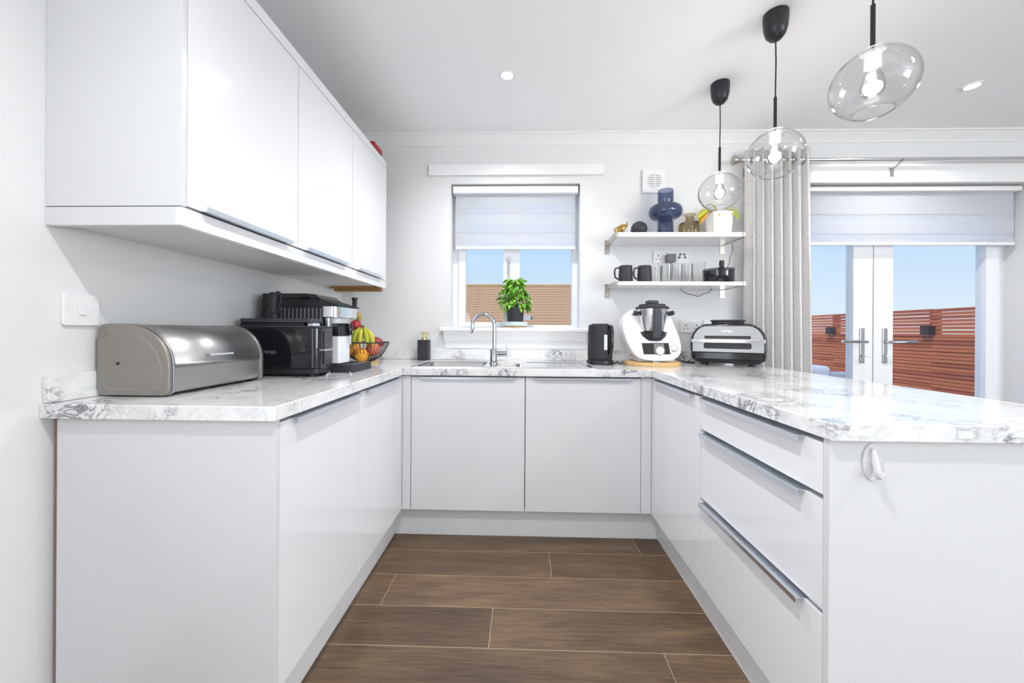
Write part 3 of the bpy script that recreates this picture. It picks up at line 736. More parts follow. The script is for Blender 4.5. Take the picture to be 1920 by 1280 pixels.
box('body', pc.x - .029, pc.x + .029, YW - .058, YW - .0125, pc.z - .027, pc.z + .027, 'grey_plastic', pl, bevel=.006, seg=3)
tube('cable', [(pc.x, YW - .035, pc.z - .027), (pc.x, YW - .035, pc.z - .05), (pc.x + .003, YW - .036, pc.z - .14)], .0022, 'black_satin', pl, seg=8)
p2 = un(1279, 481, 'Y', YW)
sk = thing('aerial_socket', (p2.x + .003, YW, p2.z), 'white four-hole aerial plate right of the double socket', 'socket')
rounded_plate('plate', (c.x + .1175, 0, c.z), .086, .086, .009, sk, 'Y')
for dx, dz in ((-.014, .016), (.012, .016), (-.020, -.004), (.018, -.004)):
    o = lathe('port', [(0, -.004), (.0075, -.004), (.0075, .004), (.0045, .004), (.0045, -.003), (0, -.003)], 'dark_grey', sk, seg=14, local=True)
    o.matrix_local = Matrix.Translation((c.x + .1175 - (p2.x + .003) + dx, -.011, c.z - p2.z + dz)) @ Matrix.Rotation(PI / 2, 4, 'X')
for (xa_, xb_, lb) in ((1274, 1316, 'white socket plate directly behind the food processor'), (1317.5, 1358, 'white socket plate behind the black grill')):
    p0, p1 = un(xa_, 600, 'Y', YW), un(xb_, 624, 'Y', YW); c3 = (p0 + p1) / 2
    so2 = thing('wall_socket', (c3.x, YW, c3.z), lb, 'socket', 'socket plates above the upstand')
    rounded_plate('plate', c3, p1.x - p0.x - .003, .086, .009, so2, 'Y')
    for dx in (-.035, .035): socket_holes(so2, c3.x + dx, c3.z - .006, YW - .009)
    for dx in (-.012, .012): box('switch_rocker', c3.x + dx - .006, c3.x + dx + .006, YW - .012, YW - .009, c3.z + .018, c3.z + .034, 'white_off', so2, bevel=.001)

# extractor vent
v0, v1 = un(1205.5, 318.5, 'Y', YW - .02), un(1248, 361, 'Y', YW - .02); vc = (v0 + v1) / 2
ve = thing('extractor_vent', (vc.x, YW, vc.z), 'square white wall vent with a round grille above the shelves', 'vent')
prism('cover', rrect(vc.x - .077, vc.x + .077, vc.z - .077, vc.z + .077, .006, 3), 'Y', YW - .024, YW - .0002, 'white_plastic', ve, bevel=.003)
prism('grille_recess', [(vc.x + .048 * math.cos(a), vc.z + .002 + .048 * math.sin(a)) for a in [2 * PI * i / 36 for i in range(36)]], 'Y', YW - .0247, YW - .0243, 'grey_plastic', ve)
boxes('slat', [(vc.x - math.sqrt(max(.0001, .046 ** 2 - dz ** 2)), vc.x + math.sqrt(max(.0001, .046 ** 2 - dz ** 2)), YW - .028, YW - .0248, vc.z + .002 + dz - .0042, vc.z + .002 + dz + .0042) for dz in [-.038 + .0127 * i for i in range(7)]] + [(vc.x - .003, vc.x + .003, YW - .0285, YW - .0248, vc.z - .045, vc.z + .049)], 'white_plastic', ve)
tube('ring', [(vc.x + .048 * math.cos(a), YW - .026, vc.z + .002 + .048 * math.sin(a)) for a in [2 * PI * i / 32 for i in range(32)]], .003, 'white_plastic', ve, seg=8, closed=True)

# ================================================================== SHELVES
SY0 = 2.33
SH = []
for (yt, yb_, lb) in ((435, 443.5, 'upper white wall shelf holding vases and a plant'), (527.3, 534.7, 'lower white wall shelf holding mugs and glasses')):
    zt_, zb3 = un(1275, yt, 'Y', SY0).z, un(1275, yb_, 'Y', SY0).z; SH.append(zt_)
    x0, x1 = un(1160, yt, 'Y', SY0).x, un(1392, yt, 'Y', SY0).x
    s = thing('wall_shelf', ((x0 + x1) / 2, YW, zb3), lb, 'shelf', 'white shelves on metal brackets')
    box('board', x0 - .004, x1 + .004, SY0, YW - .0005, zb3, zt_, 'gloss_white', s, bevel=.0015)
    for bx in (x0 - .018, x1 + .006):
        br = box('bracket', bx - .002, bx + .014, SY0 - .004, YW - .003, zb3 - .002, zt_ + .001, 'nickel', s, bevel=.001)
        box('wall_flange', bx - .012, bx + .022, YW - .004, YW - .0003, zb3 - .055, zt_ + .012, 'nickel', br, bevel=.001)
        o = lathe('screw', [(0, 0), (.005, 0), (.005, .0015), (0, .002)], 'steel_bright', br, seg=12, local=True); o.matrix_local = Matrix.Translation(Vector((bx + .005, YW - .004, zb3 - .035)) - root_off(br)) @ Matrix.Rotation(PI / 2, 4, 'X')
S1, S2 = SH

# ================================================================== LIGHT FITTINGS
def downlight(p, label, e=9):
    d = thing('downlight', (p.x, p.y, CEIL), label, 'downlight', 'recessed ceiling downlights')
    lathe('ring', [(.030, -.0002), (.043, -.0002), (.043, -.003), (.040, -.006), (.031, -.006), (.030, -.0002)], 'white_plastic', d, seg=32, local=True)
    lathe('lens', [(0, -.003), (.0305, -.003), (.0305, -.0015), (0, -.0015)], 'lamp_lens', d, seg=28, local=True)
    ld = bpy.data.lights.new('downlight_lamp', 'SPOT'); ld.energy = e; ld.spot_size = math.radians(155); ld.spot_blend = .8; ld.shadow_soft_size = .03; ld.color = (.97, .98, 1)
    lo = bpy.data.objects.new('downlight_lamp', ld); COL.objects.link(lo); lo.parent = d; lo.location = (0, 0, -.012)
DLE = 85
downlight(un(951, 140, 'Z', CEIL), 'small round ceiling downlight above the sink', DLE * .52)
downlight(un(1823, 160, 'Z', CEIL), 'small round ceiling downlight towards the glazed doors, seen at the far right', DLE * .45)
for x, y, lb in ((-.09, .35, 'round ceiling downlight added out of view, above the kitchen floor between the runs'), (2.3, .35, 'round ceiling downlight added out of view, right of the peninsula'), (-.09, -1.3, 'round ceiling downlight added behind the camera, on the wall cabinet side'), (2.3, -1.3, 'round ceiling downlight added behind the camera, on the window side')):  # unseen downlights, put in for soft fill
    downlight(Vector((x, y, CEIL)), lb, DLE * ((.78 if x < 1 else .8) if y > 0 else .2))

GXc = 1.045
def pendant(yc, zc, label, dia=.205):
    """clear globe on a thin stem, black cord and black ceiling cup"""
    p = thing('pendant_lamp', (GXc, yc, CEIL), label, 'pendant lamp', 'three clear glass pendant lamps')
    R = dia / 2; z0 = zc - CEIL
    lathe('ceiling_cup', [(0, -.001), (.046, -.001), (.047, -.02), (.044, -.060), (.036, -.088), (.022, -.105), (.006, -.110), (0, -.110)], 'black_satin', p, seg=32, local=True)
    tube('cord', [(0, 0, -.108), (.002, 0, -.20), (0, 0, z0 + R + .13)], .0028, 'black_satin', p, seg=8, local=True)
    lathe('stem', [(0, z0 + R + .135), (.0062, z0 + R + .135), (.0062, z0 + R - .006), (0, z0 + R - .006)], 'black_satin', p, seg=14, local=True)
    lathe('socket', [(0, z0 + R + .004), (.030, z0 + R - .002), (.030, z0 + R - .005), (.020, z0 + R - .008), (.020, z0 + R - .050), (0, z0 + R - .050)], 'frost', p, seg=24, local=True)
    pr = []
    for i in range(25):                     # open at the bottom
        a = PI * .845 * i / 24
        pr.append((max(.006, R * 1.03 * math.sin(a)), z0 + R * .94 * math.cos(a)))
    pr2 = [(max(.006, r - .0022), z + (.0022 if i < 12 else -.0)) for i, (r, z) in enumerate(pr)][::-1]
    gl = lathe('glass_globe', pr + pr2, 'clear_glass', p, seg=48, local=True)
    rb = pr[-1]
    tube('glass_lip', [(rb[0] * math.cos(a), rb[0] * math.sin(a), rb[1]) for a in [2 * PI * i / 36 for i in range(36)]], .0022, 'clear_glass', gl, seg=8, local=True, closed=True)
    bz0 = z0 + R - .050
    bu = lathe('bulb', [(.012, bz0), (.016, bz0 - .012), (.026, bz0 - .040), (.030, bz0 - .058), (.027, bz0 - .076), (.016, bz0 - .088), (0, bz0 - .092)], 'bulb_glass', p, seg=24, local=True)
    for k in range(4):
        a = k * PI / 2 + .4
        tube('filament', [(.006 * math.cos(a), .006 * math.sin(a), bz0 - .015), (.010 * math.cos(a), .010 * math.sin(a), bz0 - .070)], .0012, 'filament', bu, seg=6, local=True)
    ld = bpy.data.lights.new('pendant_bulb', 'POINT'); ld.energy = 3.0; ld.shadow_soft_size = .022; ld.color = (1, .96, .91)
    lo = bpy.data.objects.new('pendant_bulb', ld); COL.objects.link(lo); lo.parent = p; lo.location = (0, 0, bz0 - .05)
pendant(un(1349, 360, 'X', GXc).y, un(1349, 360, 'X', GXc).z, 'clear glass globe pendant furthest back, in front of the shelf plant')
pendant(un(1453, 290, 'X', GXc).y, un(1453, 290, 'X', GXc).z, 'clear glass globe pendant in the middle, in front of the curtain')
pendant(un(1636, 158, 'X', GXc).y, un(1636, 158, 'X', GXc).z, 'clear glass globe pendant nearest the camera, cut by the top of the picture')

# ================================================================== CURTAIN AND ROD
RYd = 2.50
rz = un(1516, 299.5, 'Y', RYd).z
rod = thing('curtain_rod', (1.45, RYd, rz), 'brushed metal curtain rod above the glazed doors', 'curtain rod')
rx0 = un(1392, 302, 'Y', RYd).x
tube('rod', [(rx0, RYd, rz), (4.3, RYd, rz)], .0125, 'steel_bright', rod, seg=14)
fn = lathe('finial', [(0, 0), (.012, 0), (.013, .012), (.024, .04), (.029, .055), (.027, .062), (0, .064)], 'nickel', rod, seg=20, local=True)
fn.matrix_local = Matrix.Translation((rx0 - 1.45, 0, 0)) @ Matrix.Rotation(-PI / 2, 4, 'Y')
bx = un(1690, 300, 'Y', RYd).x
for bxx in (bx, 1.47):
    br = box('bracket', bxx - .012, bxx + .012, YW - .0245, YW - .0205, rz - .085, rz - .03, 'nickel', rod, bevel=.001)
    tube('bracket_arm', [(bxx, YW - .024, rz - .035), (bxx, YW - .05, rz - .032), (bxx, RYd + .01, rz - .016), (bxx, RYd, rz - .015)], .005, 'nickel', br, seg=8)
    tube('bracket_cup', [(bxx, RYd + .0165 * math.cos(a), rz + .0165 * math.sin(a)) for a in [-PI + PI * 1.2 * i / 10 for i in range(11)]], .003, 'nickel', br, seg=8)
cx0, cx1 = un(1397, 500, 'Y', RYd).x, un(1514, 500, 'Y', RYd).x
curt = thing('curtain', ((cx0 + cx1) / 2, RYd, 0), 'pale oatmeal curtain drawn back to the left of the glazed doors', 'curtain')
V = []; F = []; nu, nv = 150, 26; zt_ = un(1500, 279, 'Y', RYd).z
for j in range(nv + 1):
    t = j / nv; z = zt_ + (.015 - zt_) * t
    for i in range(nu + 1):
        s = i / nu; amp = .026 + .016 * t
        w = cx0 + (cx1 - cx0) * s + (.05 * s - .0) * t * .7
        ph = s * 2 * PI * 7.0 + .35 * math.sin(3 * s + 1.2 * t)
        yv = RYd + amp * math.sin(ph) + .006 * math.sin(ph * 2.1 + 2 * t)
        xv = w + .012 * math.sin(2 * ph + .6)
        V.append((xv, yv, z))
for j in range(nv):
    for i in range(nu):
        a = j * (nu + 1) + i; F.append((a, a + 1, a + nu + 2, a + nu + 1))
mesh('drape', V, F, 'curtain', curt, smooth=True, solid=.003)
for k in range(6):
    s = (k + .5) / 6; xx = cx0 + (cx1 - cx0) * s
    tube('eyelet', [(xx, RYd + .024 * math.cos(a), rz + .024 * math.sin(a)) for a in [2 * PI * i / 20 for i in range(20)]], .004, 'nickel', curt, seg=6, closed=True)

# ================================================================== SINK AND TAP
sk = thing('sink', ((SKX0 + SKX1) / 2, 2.23, WT), 'stainless steel one-and-a-half bowl sink with drainer under the window', 'sink')
b1 = (un(797, 683, 'Z', WT).x, un(911, 683, 'Z', WT).x, SKY0 + .045, SKY1 - .085)
b2 = (un(928, 684, 'Z', WT).x, un(975, 684, 'Z', WT).x, SKY0 + .045, SKY1 - .20)
def ring_plate(name, outer, holes, z0, z1, mat, parent):
    xs = sorted({outer[0], outer[1], *[h[0] for h in holes], *[h[1] for h in holes]}); ysr = sorted({outer[2], outer[3], *[h[2] for h in holes], *[h[3] for h in holes]})
    L = []
    for i in range(len(xs) - 1):
        for j in range(len(ysr) - 1):
            cx, cy = (xs[i] + xs[i + 1]) / 2, (ysr[j] + ysr[j + 1]) / 2
            if any(h[0] < cx < h[1] and h[2] < cy < h[3] for h in holes): continue
            L.append((xs[i], xs[i + 1], ysr[j], ysr[j + 1], z0, z1))
    return boxes(name, L, mat, parent)
drn = (b2[1] + .04, SKX1 - .035, SKY0 + .04, SKY1 - .05)
ring_plate('deck', (SKX0, SKX1, SKY0, SKY1), [b1, b2, drn], WT + .0003, WT + .0028, 'steel_bright', sk)
tube('rim', [(x, y, WT + .0035) for x, y in rrect(SKX0 + .004, SKX1 - .004, SKY0 + .004, SKY1 - .004, .02, 5)], .0035, 'steel_bright', sk, seg=8, closed=True)
def bowl(bb, depth, label):
    r = .035; V = []; F = []; n = None; rings = []
    levels = [(0, 0.0), (.003, -.006), (.006, -depth + .03), (.016, -depth + .008), (.035, -depth)]
    for ins, z in levels:
        P = rrect(bb[0] + ins, bb[1] - ins, bb[2] + ins, bb[3] - ins, max(.012, r - ins * .3), 5); n = len(P)
        rings.append(len(V)); V += [(p[0], p[1], WT + .0018 + z) for p in P]
    for k in range(len(levels) - 1):
        for i in range(n): F.append((rings[k] + i, rings[k] + (i + 1) % n, rings[k + 1] + (i + 1) % n, rings[k + 1] + i))
    F.append(tuple(rings[-1] + i for i in range(n)))
    o = mesh('bowl', V, F, 'steel', sk, smooth=True, solid=-.0015)
    lathe('waste', [(0, .0), (.03, .0), (.032, .003), (.030, .005), (.0, .004)], 'chrome', o, seg=20, center=((bb[0] + bb[1]) / 2, (bb[2] + bb[3]) / 2, WT - depth + .003))
bowl(b1, .155, ''); bowl(b2, .115, '')
dr = box('drainer', drn[0], drn[1], drn[2], drn[3], WT - .0015, WT - .0003, 'steel_bright', sk)
for k in range(7):
    xx = drn[0] + .05 + k * (drn[1] - drn[0] - .1) / 6
    box('ridge', xx - .006, xx + .006, drn[2] + .03, drn[3] - .03, WT - .0003, WT + .0016, 'steel_bright', dr, bevel=.0008)
tp = un(925.5, 682, 'Z', WT + .002); tp.y = 2.30; tp.x = un(925.5, 650, 'Y', 2.30).x
tap = thing('kitchen_tap', (tp.x, tp.y, WT + .0028), 'chrome swan-neck mixer tap with a side lever', 'tap')
lathe('base', [(0, WT + .0028), (.026, WT + .0028), (.026, WT + .008), (.021, WT + .011), (.021, un(925, 655, 'Y', 2.30).z), (.018, un(925, 653.5, 'Y', 2.30).z), (0, un(925, 653, 'Y', 2.30).z)], 'chrome', tap, seg=28, center=(tp.x, tp.y, 0))
zt_ = un(905, 589, 'Y', 2.30).z; xr = un(927, 620, 'Y', 2.30).x; xl = un(885, 610, 'Y', 2.30).x; rad = (xr - xl) / 2 * .98
pts = [(xr, 2.30, un(925, 655, 'Y', 2.30).z), (xr, 2.30, zt_ - rad - .02)]
for i in range(15):
    a = PI * 1.08 * i / 14; pts.append((xr - rad + rad * math.cos(a), 2.30, zt_ - rad + rad * math.sin(a)))
lp = Vector(pts[-1]); pts.append(tuple(lp + Vector((-.006, 0, -.018)))); tipz = un(886, 617, 'Y', 2.30).z
pts.append((xl - .009, 2.30, min(tipz, lp.z - .025)))
tube('spout', pts, .0115, 'chrome', tap, seg=16)
hzp = un(940, 663, 'Y', 2.30).z
tube('valve', [(tp.x + .012, 2.30, hzp), (un(951, 663, 'Y', 2.30).x, 2.30, hzp)], .0165, 'chrome', tap, seg=18)
lx = un(949.5, 660, 'Y', 2.30).x
tube('lever', [(lx, 2.30, hzp + .012), (lx, 2.30, un(950, 647, 'Y', 2.30).z)], .003, 'chrome', tap, seg=8)

# soap dispenser
sp_ = un(793.5, 675, 'Z', WT); sy = sp_.y; w_ = (un(805, 650, 'Y', sy).x - un(782, 650, 'Y', sy).x) / 2; scx = un(793.5, 650, 'Y', sy).x; w_ *= .86
sz = un(794, 637, 'Y', sy).z
sd = thing('soap_dispenser', (scx, sy + w_, WT), 'black square soap dispenser with a gold pump behind the sink', 'soap dispenser')
cy_ = min(sy + w_, YW - .02 - w_)
box('bottle', scx - w_, scx + w_, cy_ - w_, cy_ + w_, WT + .0003, sz, 'slate', sd, bevel=.003)
zc_ = sz
lathe('collar', [(0, zc_), (.017, zc_), (.017, zc_ + .010), (.012, zc_ + .018), (.006, zc_ + .020), (.006, zc_ + .034), (0, zc_ + .034)], 'brass', sd, seg=24, center=(scx, cy_, 0))
box('pump_head', scx - .013, scx + .010, cy_ - .010, cy_ + .010, zc_ + .034, zc_ + .052, 'brass', sd, bevel=.003)
tube('nozzle', [(scx + .008, cy_, zc_ + .046), (scx + .025, cy_, zc_ + .046), (scx + .031, cy_, zc_ + .042)], .0035, 'brass', sd, seg=10)

# ================================================================== BREAD BIN
bin_y0, bin_y1 = 1.058, 1.452
bx0, bx1 = -1.221, -1.008; bzt = un(200, 607, 'Y', bin_y0).z; bz0 = WT + .004
bb = thing('bread_bin', ((bx0 + bx1) / 2, (bin_y0 + bin_y1) / 2, WT), 'stainless steel roll-top bread bin on the left worktop', 'bread bin')
def binprof(ins=0):
    x0, x1, z0, z1 = bx0 + ins, bx1 - ins, bz0 + ins, bzt - ins; r = .022; P = []
    for k in range(6): a = PI + PI / 2 * k / 5; P.append((x0 + r + r * math.cos(a), z0 + r + r * math.sin(a)))
    for k in range(6): a = 1.5 * PI + PI / 2 * k / 5; P.append((x1 - r + r * math.cos(a), z0 + r + r * math.sin(a)))
    R = .125
    for k in range(15): a = PI / 2 * k / 14; P.append((x1 - R + R * math.cos(a), z1 - R + R * math.sin(a)))
    for k in range(6): a = PI / 2 + PI / 2 * k / 5; P.append((x0 + r + r * math.cos(a), z1 - r + r * math.sin(a)))
    return P
prism('end_cap', binprof(0), 'Y', bin_y0, bin_y0 + .012, 'steel_dull', bb, bevel=.003, seg=3)
prism('end_rim', binprof(-.0015), 'Y', bin_y0 + .0122, bin_y0 + .020, 'steel', bb, bevel=.002)
prism('end_rim', binprof(-.0015), 'Y', bin_y1 - .014, bin_y1, 'steel', bb, bevel=.002)
o = prism('body', binprof(.003), 'Y', bin_y0 + .0202, bin_y1 - .0142, 'steel', bb, smooth=True)
# raised line embossed on the end, closed round
tube('embossed_line', [(p[0], bin_y0 - .0003, p[1]) for p in binprof(.020)], .0012, 'steel', bb, seg=6, closed=True)
zl = un(300, 682, 'X', bx1).z
# lid: curved sheet from the top round to the front
P = [p for p in binprof(.0005)]; lidp = [p for p in P[12:27]]
lidp = [(bx1 - .0005, zl)] + lidp
V = []; F = []
for (x, z) in lidp: V += [(x, bin_y0 + .021, z), (x, bin_y1 - .015, z)]
for i in range(len(lidp) - 1): F.append((2 * i, 2 * i + 1, 2 * i + 3, 2 * i + 2))
lid = mesh('lid', V, F, 'steel', bb, smooth=True, solid=.0012)
h0 = un(392, 665, 'X', bx1 + .01); h1 = un(436, 660, 'X', bx1 + .01)
box('handle', bx1 - .002, bx1 + .015, h0.y, h1.y, h0.z - .003, h0.z + .004, 'steel_bright', lid, bevel=.001)
o = lathe('rivet', [(0, 0), (.0045, 0), (.0045, .0015), (.002, .002), (0, .0005)], 'black_matte', bb, seg=14, local=True)
rv = un(221, 681, 'Y', bin_y0); o.matrix_local = Matrix.Translation(rv - root_off(bb)) @ Matrix.Rotation(PI / 2, 4, 'X')
for fxx in (bx0 + .03, bx1 - .03):
    for fy in (bin_y0 + .03, bin_y1 - .03): box('foot', fxx - .01, fxx + .01, fy - .01, fy + .01, WT + .0002, bz0 + .002, 'black_matte', bb)

# ================================================================== TOASTER (long black, press rack on top)
ty0, ty1, tx0, tx1 = 1.548, 1.690, -1.215, -.842
tz1 = un(560, 611, 'Y', ty0).z
to = thing('toaster', ((tx0 + tx1) / 2, 1.62, WT), 'black long toaster with a chrome lever between bread bin and coffee machine', 'toaster')
prism('body', rrect(tx0, tx1, ty0, ty1, .032, 6), 'Z', WT + .035, tz1 - .006, 'black_gloss', to, bevel=.004)
prism('top_rim', rrect(tx0 - .001, tx1 + .001, ty0 - .001, ty1 + .001, .033, 6), 'Z', tz1 - .0058, tz1, 'dark_grey', to, bevel=.002)
prism('base', rrect(tx0 + .006, tx1 - .006, ty0 + .006, ty1 - .006, .028, 6), 'Z', WT + .012, WT + .0348, 'black_satin', to, bevel=.003)
for a in (tx0 + .05, tx1 - .04):
    for b_ in (ty0 + .025, ty1 - .025): lathe('foot', [(0, WT + .0002), (.014, WT + .0002), (.012, WT + .0125), (0, WT + .0125)], 'black_matte', to, seg=16, center=(a, b_, 0))
box('front_strip', tx1 - .001, tx1 + .004, ty0 + .04, ty1 - .04, WT + .05, tz1 - .02, 'black_gloss', to, bevel=.001)
lvp = un(612, 655, 'X', tx1 + .02)
box('lever', tx1 + .004, tx1 + .034, lvp.y - .03, lvp.y + .03, lvp.z - .005, lvp.z + .005, 'chrome', to, bevel=.003)
text_mesh('lettering', 'NINJA', .020, 'grey_plastic', to, Matrix.Translation(un(506, 660, 'Y', ty0 - .0006) - root_off(to)) @ Matrix.Rotation(PI / 2, 4, 'X'))
zr = un(500, 597, 'Y', 1.60).z
pr_ = box('press_rack', un(452, 603, 'Y', 1.58).x, un(567, 603, 'Y', 1.58).x, 1.575, 1.672, tz1 + .0002, tz1 + .014, 'black_satin', to, bevel=.003)
box('press_plate', un(450, 603, 'Y', 1.57).x, un(581, 603, 'Y', 1.57).x, 1.57, 1.676, tz1 + .0142, max(zr, tz1 + .024), 'dark_grey', to, bevel=.003)
box('latch', un(567, 603, 'Y', 1.57).x + .001, un(581, 603, 'Y', 1.57).x, 1.60, 1.65, tz1 + .0002, tz1 + .014, 'steel_bright', to, bevel=.002)
# small black grinder with looped handle standing on the rack
zg0 = max(zr, tz1 + .024) + .0003
gx = un(512, 580, 'Y', 1.62).x; zg1 = un(512, 548, 'Y', 1.62).z
gr = thing('handled_brush', (gx, 1.622, zg0), 'black upright tool with a looped handle standing on the toaster', 'kitchen tool')
lathe('foot', [(0, 0), (.024, 0), (.022, .018), (.017, .028), (0, .028)], 'black_satin', gr, seg=20, local=True)
hh = zg1 - zg0
lathe('shaft', [(0, .0282), (.015, .0282), (.017, hh * .6), (.018, hh * .95), (.014, hh), (0, hh)], 'slate', gr, seg=20, local=True)
tube('loop_handle', [(.006, 0, hh - .012), (.020, 0, hh + .004), (.032, 0, hh - .004), (.034, 0, hh - .040), (.026, 0, hh - .060), (.024, 0, hh - .075), (.034, 0, .035), (.036, 0, .010)], .0045, 'black_satin', gr, seg=10, local=True)

# ================================================================== COFFEE MACHINE
my0, my1 = 1.722, 1.952; mx0, mxb, mxf = -1.205, -.918, -.850
cm = thing('coffee_machine', (-1.0, 1.84, WT), 'black and silver coffee machine with a milk jug on the left worktop', 'coffee machine')
zt1 = un(520, 549, 'Y', my0).z; zt2 = un(600, 573, 'Y', my0).z; zh = un(617, 590, 'Y', my0).z
prism('body', [(mx0, WT + .012), (mxb, WT + .012), (mxb, zt2), (un(600, 559, 'Y', my0).x, un(600, 560.5, 'Y', my0).z), (mx0, un(500, 559, 'Y', my0).z)], 'Y', my0, my1, 'black_satin', cm, bevel=.003)
xA, xB = un(491, 549, 'Y', my0 + .01).x, un(590, 552, 'Y', my0 + .01).x
zsh = un(500, 559, 'Y', my0).z
prism('top_hopper', [(xA, zsh + .0003), (xB + .03, zsh - .002), (xB, zt1 - .004), (xB - .04, zt1), (xA, zt1)], 'Y', my0 + .012, my1 - .012, 'black_gloss', cm, bevel=.004)
prism('top_slope', [(xB + .03, zsh - .003), (mxf + .006, zt2 + .004), (mxf + .006, zt2), (mxb, zt2), (xB + .03, zsh - .012)], 'Y', my0 + .002, my1 - .002, 'black_satin', cm)
for k in range(14):                 # vent slots in the side
    xx = un(505, 585, 'Y', my0).x + k * .0185
    box('vent_slot', xx - .0035, xx + .0035, my0 - .0012, my0 - .0002, un(520, 600, 'Y', my0).z, un(520, 577, 'Y', my0).z, 'grey_plastic', cm)
# silver head with rounded front corners
zs_ = zt2 - .0005
def headpoly(): return [(mxb + .0003, my0), (mxf - .03, my0)] + [(mxf - .03 + .03 * math.sin(a), my0 + .03 - .03 * math.cos(a)) for a in [PI / 2 * i / 6 for i in range(1, 7)]] + [(mxf, my1 - .02), (mxf - .02, my1), (mxb + .0003, my1)]
prism('head', headpoly(), 'Z', zh - .012, zs_, 'steel_bright', cm, bevel=.003)
prism('front_column', rrect(mxb + .0005, mxb + .028, my0 + .012, my1 - .012, .006, 3), 'Z', WT + .045, zh - .0125, 'steel_bright', cm, smooth=True)
lathe('side_cheek', [(0, WT + .045), (.016, WT + .045), (.016, zh - .0125), (0, zh - .0125)], 'steel', cm, seg=18, center=(mxb + .016, my0 + .0175, 0))
tray = prism('drip_tray', rrect(mxb + .0005, -.776, my0 + .003, my1 - .008, .012, 4), 'Z', WT + .0005, WT + .036, 'slate', cm, bevel=.002)
box('tray_grid', mxb + .012, -.788, my0 + .015, my1 - .02, WT + .0362, WT + .0385, 'steel_bright', tray)
boxes('grid_slots', [(mxb + .018, -.794, my0 + .022 + k * .017, my0 + .031 + k * .017, WT + .0386, WT + .0389) for k in range(10)], 'black_matte', tray)
box('finger_grip', -.7766, -.7752, my1 - .085, my1 - .045, WT + .008, WT + .018, 'black_matte', tray)
# milk jug
jx = -.882; jy = 1.795
jz0 = WT + .041; jz1 = un(638, 630, 'X', jx + .036).z
jug = prism('milk_jug', rrect(jx - .0065, jx + .036, jy - .056, jy + .056, .012, 5), 'Z', jz0, jz1, 'milk', cm, bevel=.003)
boxes('jug_scale', [(jx + .0362, jx + .0366, jy - .040, jy - .030, jz0 + .02 + k * .013, jz0 + .022 + k * .013) for k in range(8)], 'grey_plastic', jug)
prism('jug_lid', rrect(jx - .0065, jx + .038, jy - .058, jy + .058, .013, 5), 'Z', jz1 + .0003, jz1 + .045, 'black_satin', cm, bevel=.004)
spx = -.835; spy = un(656, 620, 'X', spx).y
lathe('coffee_spout', [(0, 0), (.011, 0), (.013, .02), (.013, .045), (.009, .055), (0, .055)], 'black_gloss', cm, seg=16, center=(spx, spy, un(656, 628, 'Y', spy).z))
tube('milk_tube', [(spx + .004, spy - .004, un(656, 628, 'Y', spy).z), (spx + .004, spy - .002, un(656, 645, 'Y', spy).z)], .005, 'steel_bright', cm, seg=10)
box('spout_arm', mxb + .02, spx, spy - .012, spy + .012, un(656, 613, 'Y', spy).z, un(656, 606, 'Y', spy).z, 'black_gloss', cm, bevel=.003)
kp = un(665, 575, 'Y', my1 - .04)
lathe('top_knob', [(0, zs_ + .002), (.013, zs_ + .002), (.011, zs_ + .012), (.011, un(665, 563, 'Y', my1 - .04).z), (.0145, un(665, 561, 'Y', my1 - .04).z), (.0145, un(665, 558, 'Y', my1 - .04).z), (0, un(665, 558, 'Y', my1 - .04).z)], 'black_satin', cm, seg=18, center=(kp.x, my1 - .04, 0))
cb = [un(x, y, 'Z', WT + .004) for x, y in ((612, 703), (618, 697), (630, 692.5), (645, 692.5), (655, 696), (658, 700))]
cc = tube('power_cable', [(p.x, p.y, WT + .0032) for p in cb], .0028, 'white_off', None, seg=8); tag(cc, 'thin pale cable looping on the worktop beside the drip tray', 'cable')

# ================================================================== FRUIT BASKET AND FRUIT
fcx, fcy = -.940, 2.255
fbk = thing('fruit_basket', (fcx, fcy, WT), 'black wire fruit basket on a round wooden foot in the corner', 'fruit basket')
lathe('wooden_foot', [(0, .0003), (.078, .0003), (.080, .006), (.076, .012), (0, .012)], 'bamboo', fbk, seg=32, local=True)
RB = [(.030, .0125), (.052, .018), (.080, .034), (.104, .060), (.122, .090), (.136, .124)]
tube('rim', [(.136 * math.cos(a), .136 * math.sin(a), .124) for a in [2 * PI * i / 40 for i in range(40)]], .0035, 'black_satin', fbk, seg=8, local=True, closed=True)
tube('ring', [(.080 * math.cos(a), .080 * math.sin(a), .034) for a in [2 * PI * i / 32 for i in range(32)]], .002, 'black_satin', fbk, seg=6, local=True, closed=True)
w0 = tube('wire', [(r, 0, z) for r, z in RB], .0015, 'black_satin', fbk, seg=6, local=True)
for k in range(1, 40):
    w = w0.copy(); COL.objects.link(w); w.parent = fbk; w.rotation_euler = (0, 0, 2 * PI * k / 40)
def fruit(name, px, py, yy, r, mat, label, cat, sc=(1, 1, 1), rot=(0, 0, 0), stem=True):
    c = un(px, py, 'Y', yy)
    f_ = thing(name, (c.x, c.y, c.z), label, cat, 'fruit in the wire basket'); f_.rotation_euler = rot
    prof = [(r * math.sin(PI * i / 16) * (1 + .04 * math.cos(PI * i / 16)), -r * math.cos(PI * i / 16) * sc[2]) for i in range(17)]
    prof[-1] = (0, r * sc[2] * .90); prof[0] = (0, -r * sc[2] * .95)
    lathe('flesh', prof, mat, f_, seg=24, local=True, sx=sc[0], sy=sc[1])
    if stem: tube('stalk', [(0, 0, r * sc[2] * .88), (.002, 0, r * sc[2] * 1.12)], .002, 'stem', f_, seg=6, local=True)
    return f_
fruit('orange', 678, 665, 2.185, .0385, 'orange', 'orange at the front of the fruit basket', 'orange', stem=False)
